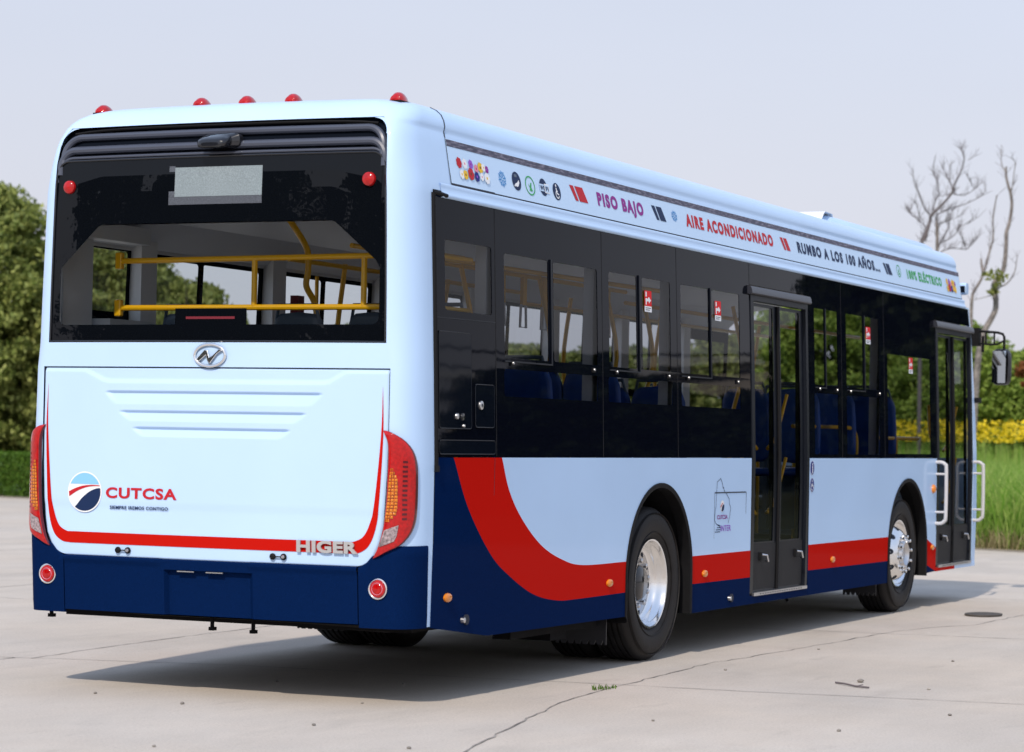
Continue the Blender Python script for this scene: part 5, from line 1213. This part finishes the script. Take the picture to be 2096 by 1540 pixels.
# leafless trees
LA = [
[(-5.62,36.4,0),(-5.62,36.4,5.36),(-5.63,36.39,5.64),(-5.63,36.37,5.99)],[(-5.89,36.28,0),(-5.89,36.28,5.11),(-5.83,36.3,5.5),(-5.73,36.33,5.9),(-5.7,36.34,5.99),(-5.48,36.43,6.23),(-5.33,36.5,6.43),(-5.27,36.52,6.59),(-5.16,36.57,6.83),(-5.08,36.6,7.1),(-5.14,36.56,7.32)],
[(-5.08,36.6,7.1),(-4.94,36.66,7.22)],[(-5.74,36.33,5.99),(-5.85,36.27,6.16),(-5.92,36.23,6.43),(-5.98,36.2,6.57),(-6.03,36.17,6.88)],[(-5.33,36.5,6.43),(-5.41,36.46,6.65),(-5.54,36.4,6.84),(-5.65,36.34,7.03)],
[(-5.63,36.37,6.02),(-5.48,36.44,6.13),(-5.17,36.58,6.26),(-4.88,36.7,6.46),(-4.85,36.71,6.63)],[(-5.33,36.5,6.43),(-5.15,36.58,6.43),(-5.0,36.65,6.59),(-4.89,36.69,6.75)],[(-5.0,36.65,6.59),(-5.04,36.62,6.78)],
[(-5.85,36.27,5.3),(-5.89,36.27,5.53),(-5.86,36.28,5.77),(-5.96,36.23,5.88),(-6.05,36.18,5.96),(-6.19,36.12,6.05),(-6.24,36.09,6.15)],[(-5.96,36.23,5.88),(-5.92,36.24,6.05),(-5.96,36.22,6.28)],[(-5.7,36.34,6.07),(-5.66,36.35,6.35),(-5.56,36.39,6.41),(-5.42,36.46,6.44)],
[(-5.58,36.39,6.42),(-5.61,36.37,6.61),(-5.66,36.33,6.98)],[(-5.61,36.37,6.61),(-5.76,36.3,6.8)],[(-5.41,36.46,6.65),(-5.39,36.46,6.98)],[(-5.62,36.4,5.3),(-5.56,36.42,5.49),(-5.43,36.47,5.78),(-5.42,36.47,6.03),(-5.32,36.51,6.17)],
[(-5.56,36.42,5.47),(-5.4,36.49,5.58),(-5.31,36.53,5.7),(-5.32,36.52,5.8),(-5.12,36.61,5.93),(-4.99,36.66,6.04)],[(-5.6,36.4,5.25),(-5.49,36.45,5.33),(-5.34,36.53,5.38),(-5.11,36.63,5.36),(-5.03,36.66,5.46),(-4.91,36.71,5.6)],[(-5.11,36.63,5.36),(-5.13,36.61,5.56),(-5.21,36.57,5.72)],
[(-5.62,36.38,5.83),(-5.47,36.45,5.89),(-5.24,36.55,6.0),(-5.2,36.57,6.05)]]
LB = [
[(-3.98,32.86,0),(-3.96,32.86,1.48),(-3.91,32.85,2.6),(-3.88,32.85,3.0),(-3.84,32.86,3.32),(-3.77,32.89,3.6),(-3.68,32.92,3.79),(-3.6,32.96,4.0),(-3.61,32.94,4.29),(-3.63,32.93,4.43),(-3.5,32.98,4.63),(-3.45,33.0,4.85),(-3.43,33.0,5.2),(-3.43,33.0,5.36),(-3.38,33.02,5.56),(-3.35,33.02,5.85),(-3.37,33.0,6.07),(-3.43,32.97,6.29),(-3.45,32.96,6.45),(-3.44,32.96,6.55)],
[(-3.45,32.96,6.45),(-3.56,32.91,6.63),(-3.6,32.87,6.98)],[(-3.37,33.0,6.07),(-3.32,33.02,6.2),(-3.29,33.03,6.39),(-3.25,33.05,6.6),(-3.28,33.03,6.68)],[(-3.43,32.99,5.43),(-3.48,32.97,5.57)],
[(-4.02,32.78,0),(-4.0,32.78,3.56),(-3.98,32.78,4.17),(-3.95,32.79,4.3),(-3.85,32.83,4.48),(-3.79,32.85,4.65),(-3.71,32.88,4.97),(-3.64,32.91,5.25),(-3.64,32.9,5.62),(-3.58,32.91,6.03)],[(-3.71,32.88,4.97),(-3.77,32.84,5.41)],
[(-3.81,32.85,4.64),(-3.87,32.81,4.89)],[(-3.6,32.95,4.2),(-3.58,32.95,4.29),(-3.54,32.97,4.37),(-3.4,33.04,4.45),(-3.28,33.08,4.66),(-3.23,33.1,4.95)],[(-3.63,32.94,4.24),(-3.83,32.85,4.17),(-3.96,32.79,4.12)]]
def bare(name, L, rad, label, seed, tw, r_end=.007, ntw=260):
    rr = random.Random(seed); root = empty(name, L[0][0], label, "tree", "leafless trees at the right"); inv = -Vector(L[0][0])
    mt_ = MB(); mbb = MB(); mtw = MB(); segs = []
    for i, P in enumerate(L):
        j = [Vector(p)+inv+Vector((0, rr.uniform(-.02, .02), 0)) for p in P]; 
        if i > 0: # give side limbs some depth
            dy = rr.uniform(-.5, .5); n_ = len(j)-1; j = [p+Vector((0, dy*(k/n_)**1.2, 0)) for k, p in enumerate(j)]
        r0, r1 = rad[i] if i < len(rad) else rad[-1]; q = catmull(j, 4); rs = [(r0+(r1-r0)*k/(len(q)-1))*.68 for k in range(len(q))]
        (mt_ if i == 0 else mbb).tube(q, rs, 7)
        segs += [(a, b) for a, b in zip(q, q[1:]) if (a.z > L[0][0][2]+3.9)]
    for i in range(ntw):
        a, b = rr.choice(segs); p = a.lerp(b, rr.random()); d = (b-a).normalized(); s_ = Vector((rr.uniform(-1, 1), rr.uniform(-1, 1), rr.uniform(-.2, 1))).normalized(); d = (d*.7+s_).normalized(); Ln = tw*rr.uniform(.3, 1)
        m1 = p+d*Ln*.5+Vector((0, 0, .03)); e1 = p+d*Ln+Vector((rr.uniform(-.04, .04), 0, .07)); mtw.tube([p, m1, e1], [.0045, .0035, .002], 4, cap=False)
        if rr.random() < .6: mtw.tube([m1, m1+Vector((rr.uniform(-.1, .1), rr.uniform(-.1, .1), rr.uniform(.02, .14)))], [.003, .0015], 4, cap=False)
    mt_.build("trunk", M['bark'], root, smooth=True); mbb.build("limbs", M['bark'] if rad[0][0] > .08 else M['twig'], root, smooth=True); mtw.build("twigs", M['twig'], root); return root
bare("leafless_tree", LA, [(.06, .028), (.06, .012), (.01, .005), (.022, .010), (.018, .007), (.022, .006), (.014, .006), (.01, .005), (.02, .006), (.01, .005), (.014, .006), (.012, .005), (.008, .004), (.010, .004), (.022, .007), (.018, .006), (.02, .006), (.010, .005), (.012, .005)], "bare grey tree with fine twigs rising above the front of the bus roof", 3, .26, ntw=420)
bare("leafless_tree", LB, [(.105, .026), (.018, .008), (.018, .006), (.02, .008), (.05, .016), (.016, .006), (.038, .026), (.035, .010), (.012, .006)], "bare pale tree with thick forked trunk at the right edge", 4, .22, ntw=90)
me = leaf_mesh("tuft", crown_points(.36, .40, 0, 8, 12, 12, 'round', .6), .060, M['leafolive'], 13); o = D.objects.new("leaf_tuft", me); COL.objects.link(o); o.location = (-3.62, 32.7, 4.28); o['label'] = "small clump of green leaves growing high on the bare pale trunk"; o['category'] = "leaf clump"
# surroundings behind the viewer that show in the glass and paint
G2 = "trees across the yard, seen mirrored in the glass"
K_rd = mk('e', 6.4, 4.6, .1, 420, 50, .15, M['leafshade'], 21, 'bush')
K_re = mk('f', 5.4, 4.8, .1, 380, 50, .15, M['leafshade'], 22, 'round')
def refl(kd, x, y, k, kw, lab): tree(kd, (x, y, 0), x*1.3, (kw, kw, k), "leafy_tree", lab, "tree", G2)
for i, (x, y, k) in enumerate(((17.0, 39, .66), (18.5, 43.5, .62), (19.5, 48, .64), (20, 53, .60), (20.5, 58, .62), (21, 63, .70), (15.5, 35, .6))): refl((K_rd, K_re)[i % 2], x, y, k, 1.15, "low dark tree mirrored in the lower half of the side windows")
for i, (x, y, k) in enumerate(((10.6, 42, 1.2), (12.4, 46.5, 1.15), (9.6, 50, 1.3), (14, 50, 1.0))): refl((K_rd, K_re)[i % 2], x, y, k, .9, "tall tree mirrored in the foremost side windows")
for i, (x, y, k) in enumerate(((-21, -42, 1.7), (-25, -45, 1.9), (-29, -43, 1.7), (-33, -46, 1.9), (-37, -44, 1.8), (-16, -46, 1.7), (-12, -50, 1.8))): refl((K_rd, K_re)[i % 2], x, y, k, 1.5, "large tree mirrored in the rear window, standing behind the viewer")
bd = empty("low_building", (26, 74, 0), "low beige building mirrored in the middle side windows", "building")
mb = MB(); mb.box(-9, 9, -4, 4, 0, 5.6); mb.build("wall", mat("beige_render", (.62, .55, .48), .8, noise=(2, .1)), bd); mb = MB(); mb.box(-9.4, 9.4, -4.4, 4.4, 5.6, 5.85); mb.build("roof", M['grey'], bd)
for i in range(7): mb = MB(); mb.box(-8.3+2.4*i, -7.1+2.4*i, -4.05, -3.98, 3.0, 4.4); mb.build("window", M['black'], bd)
pl = empty("utility_pole", (30, 28, 0), "utility pole across the yard carrying the cables mirrored in the side windows", "pole")
mb = MB(); mb.tube([(0, 0, 0), (0, 0, 7)], [.14, .10], 10); mb.build("post", M['bark'], pl); mb = MB(); mb.box(-.8, .8, -.05, .05, 5.9, 6.0); mb.build("crossarm", M['bark'], pl)
for k, dz in enumerate((0, .5)):
    mb = MB(); mb.tube([(30-18*t, 28+52*t, 5.9+dz-6.4*t*(1-t)+.6*t) for t in np.linspace(0, 1, 40)], .035, 5); o = mb.build("overhead_cable", M['rubber']); o['label'] = ["lower overhead cable mirrored as a thin dark line in the side windows", "upper overhead cable mirrored as a thin dark line in the side windows"][k]; o['category'] = "cable"; o['group'] = "overhead cables"
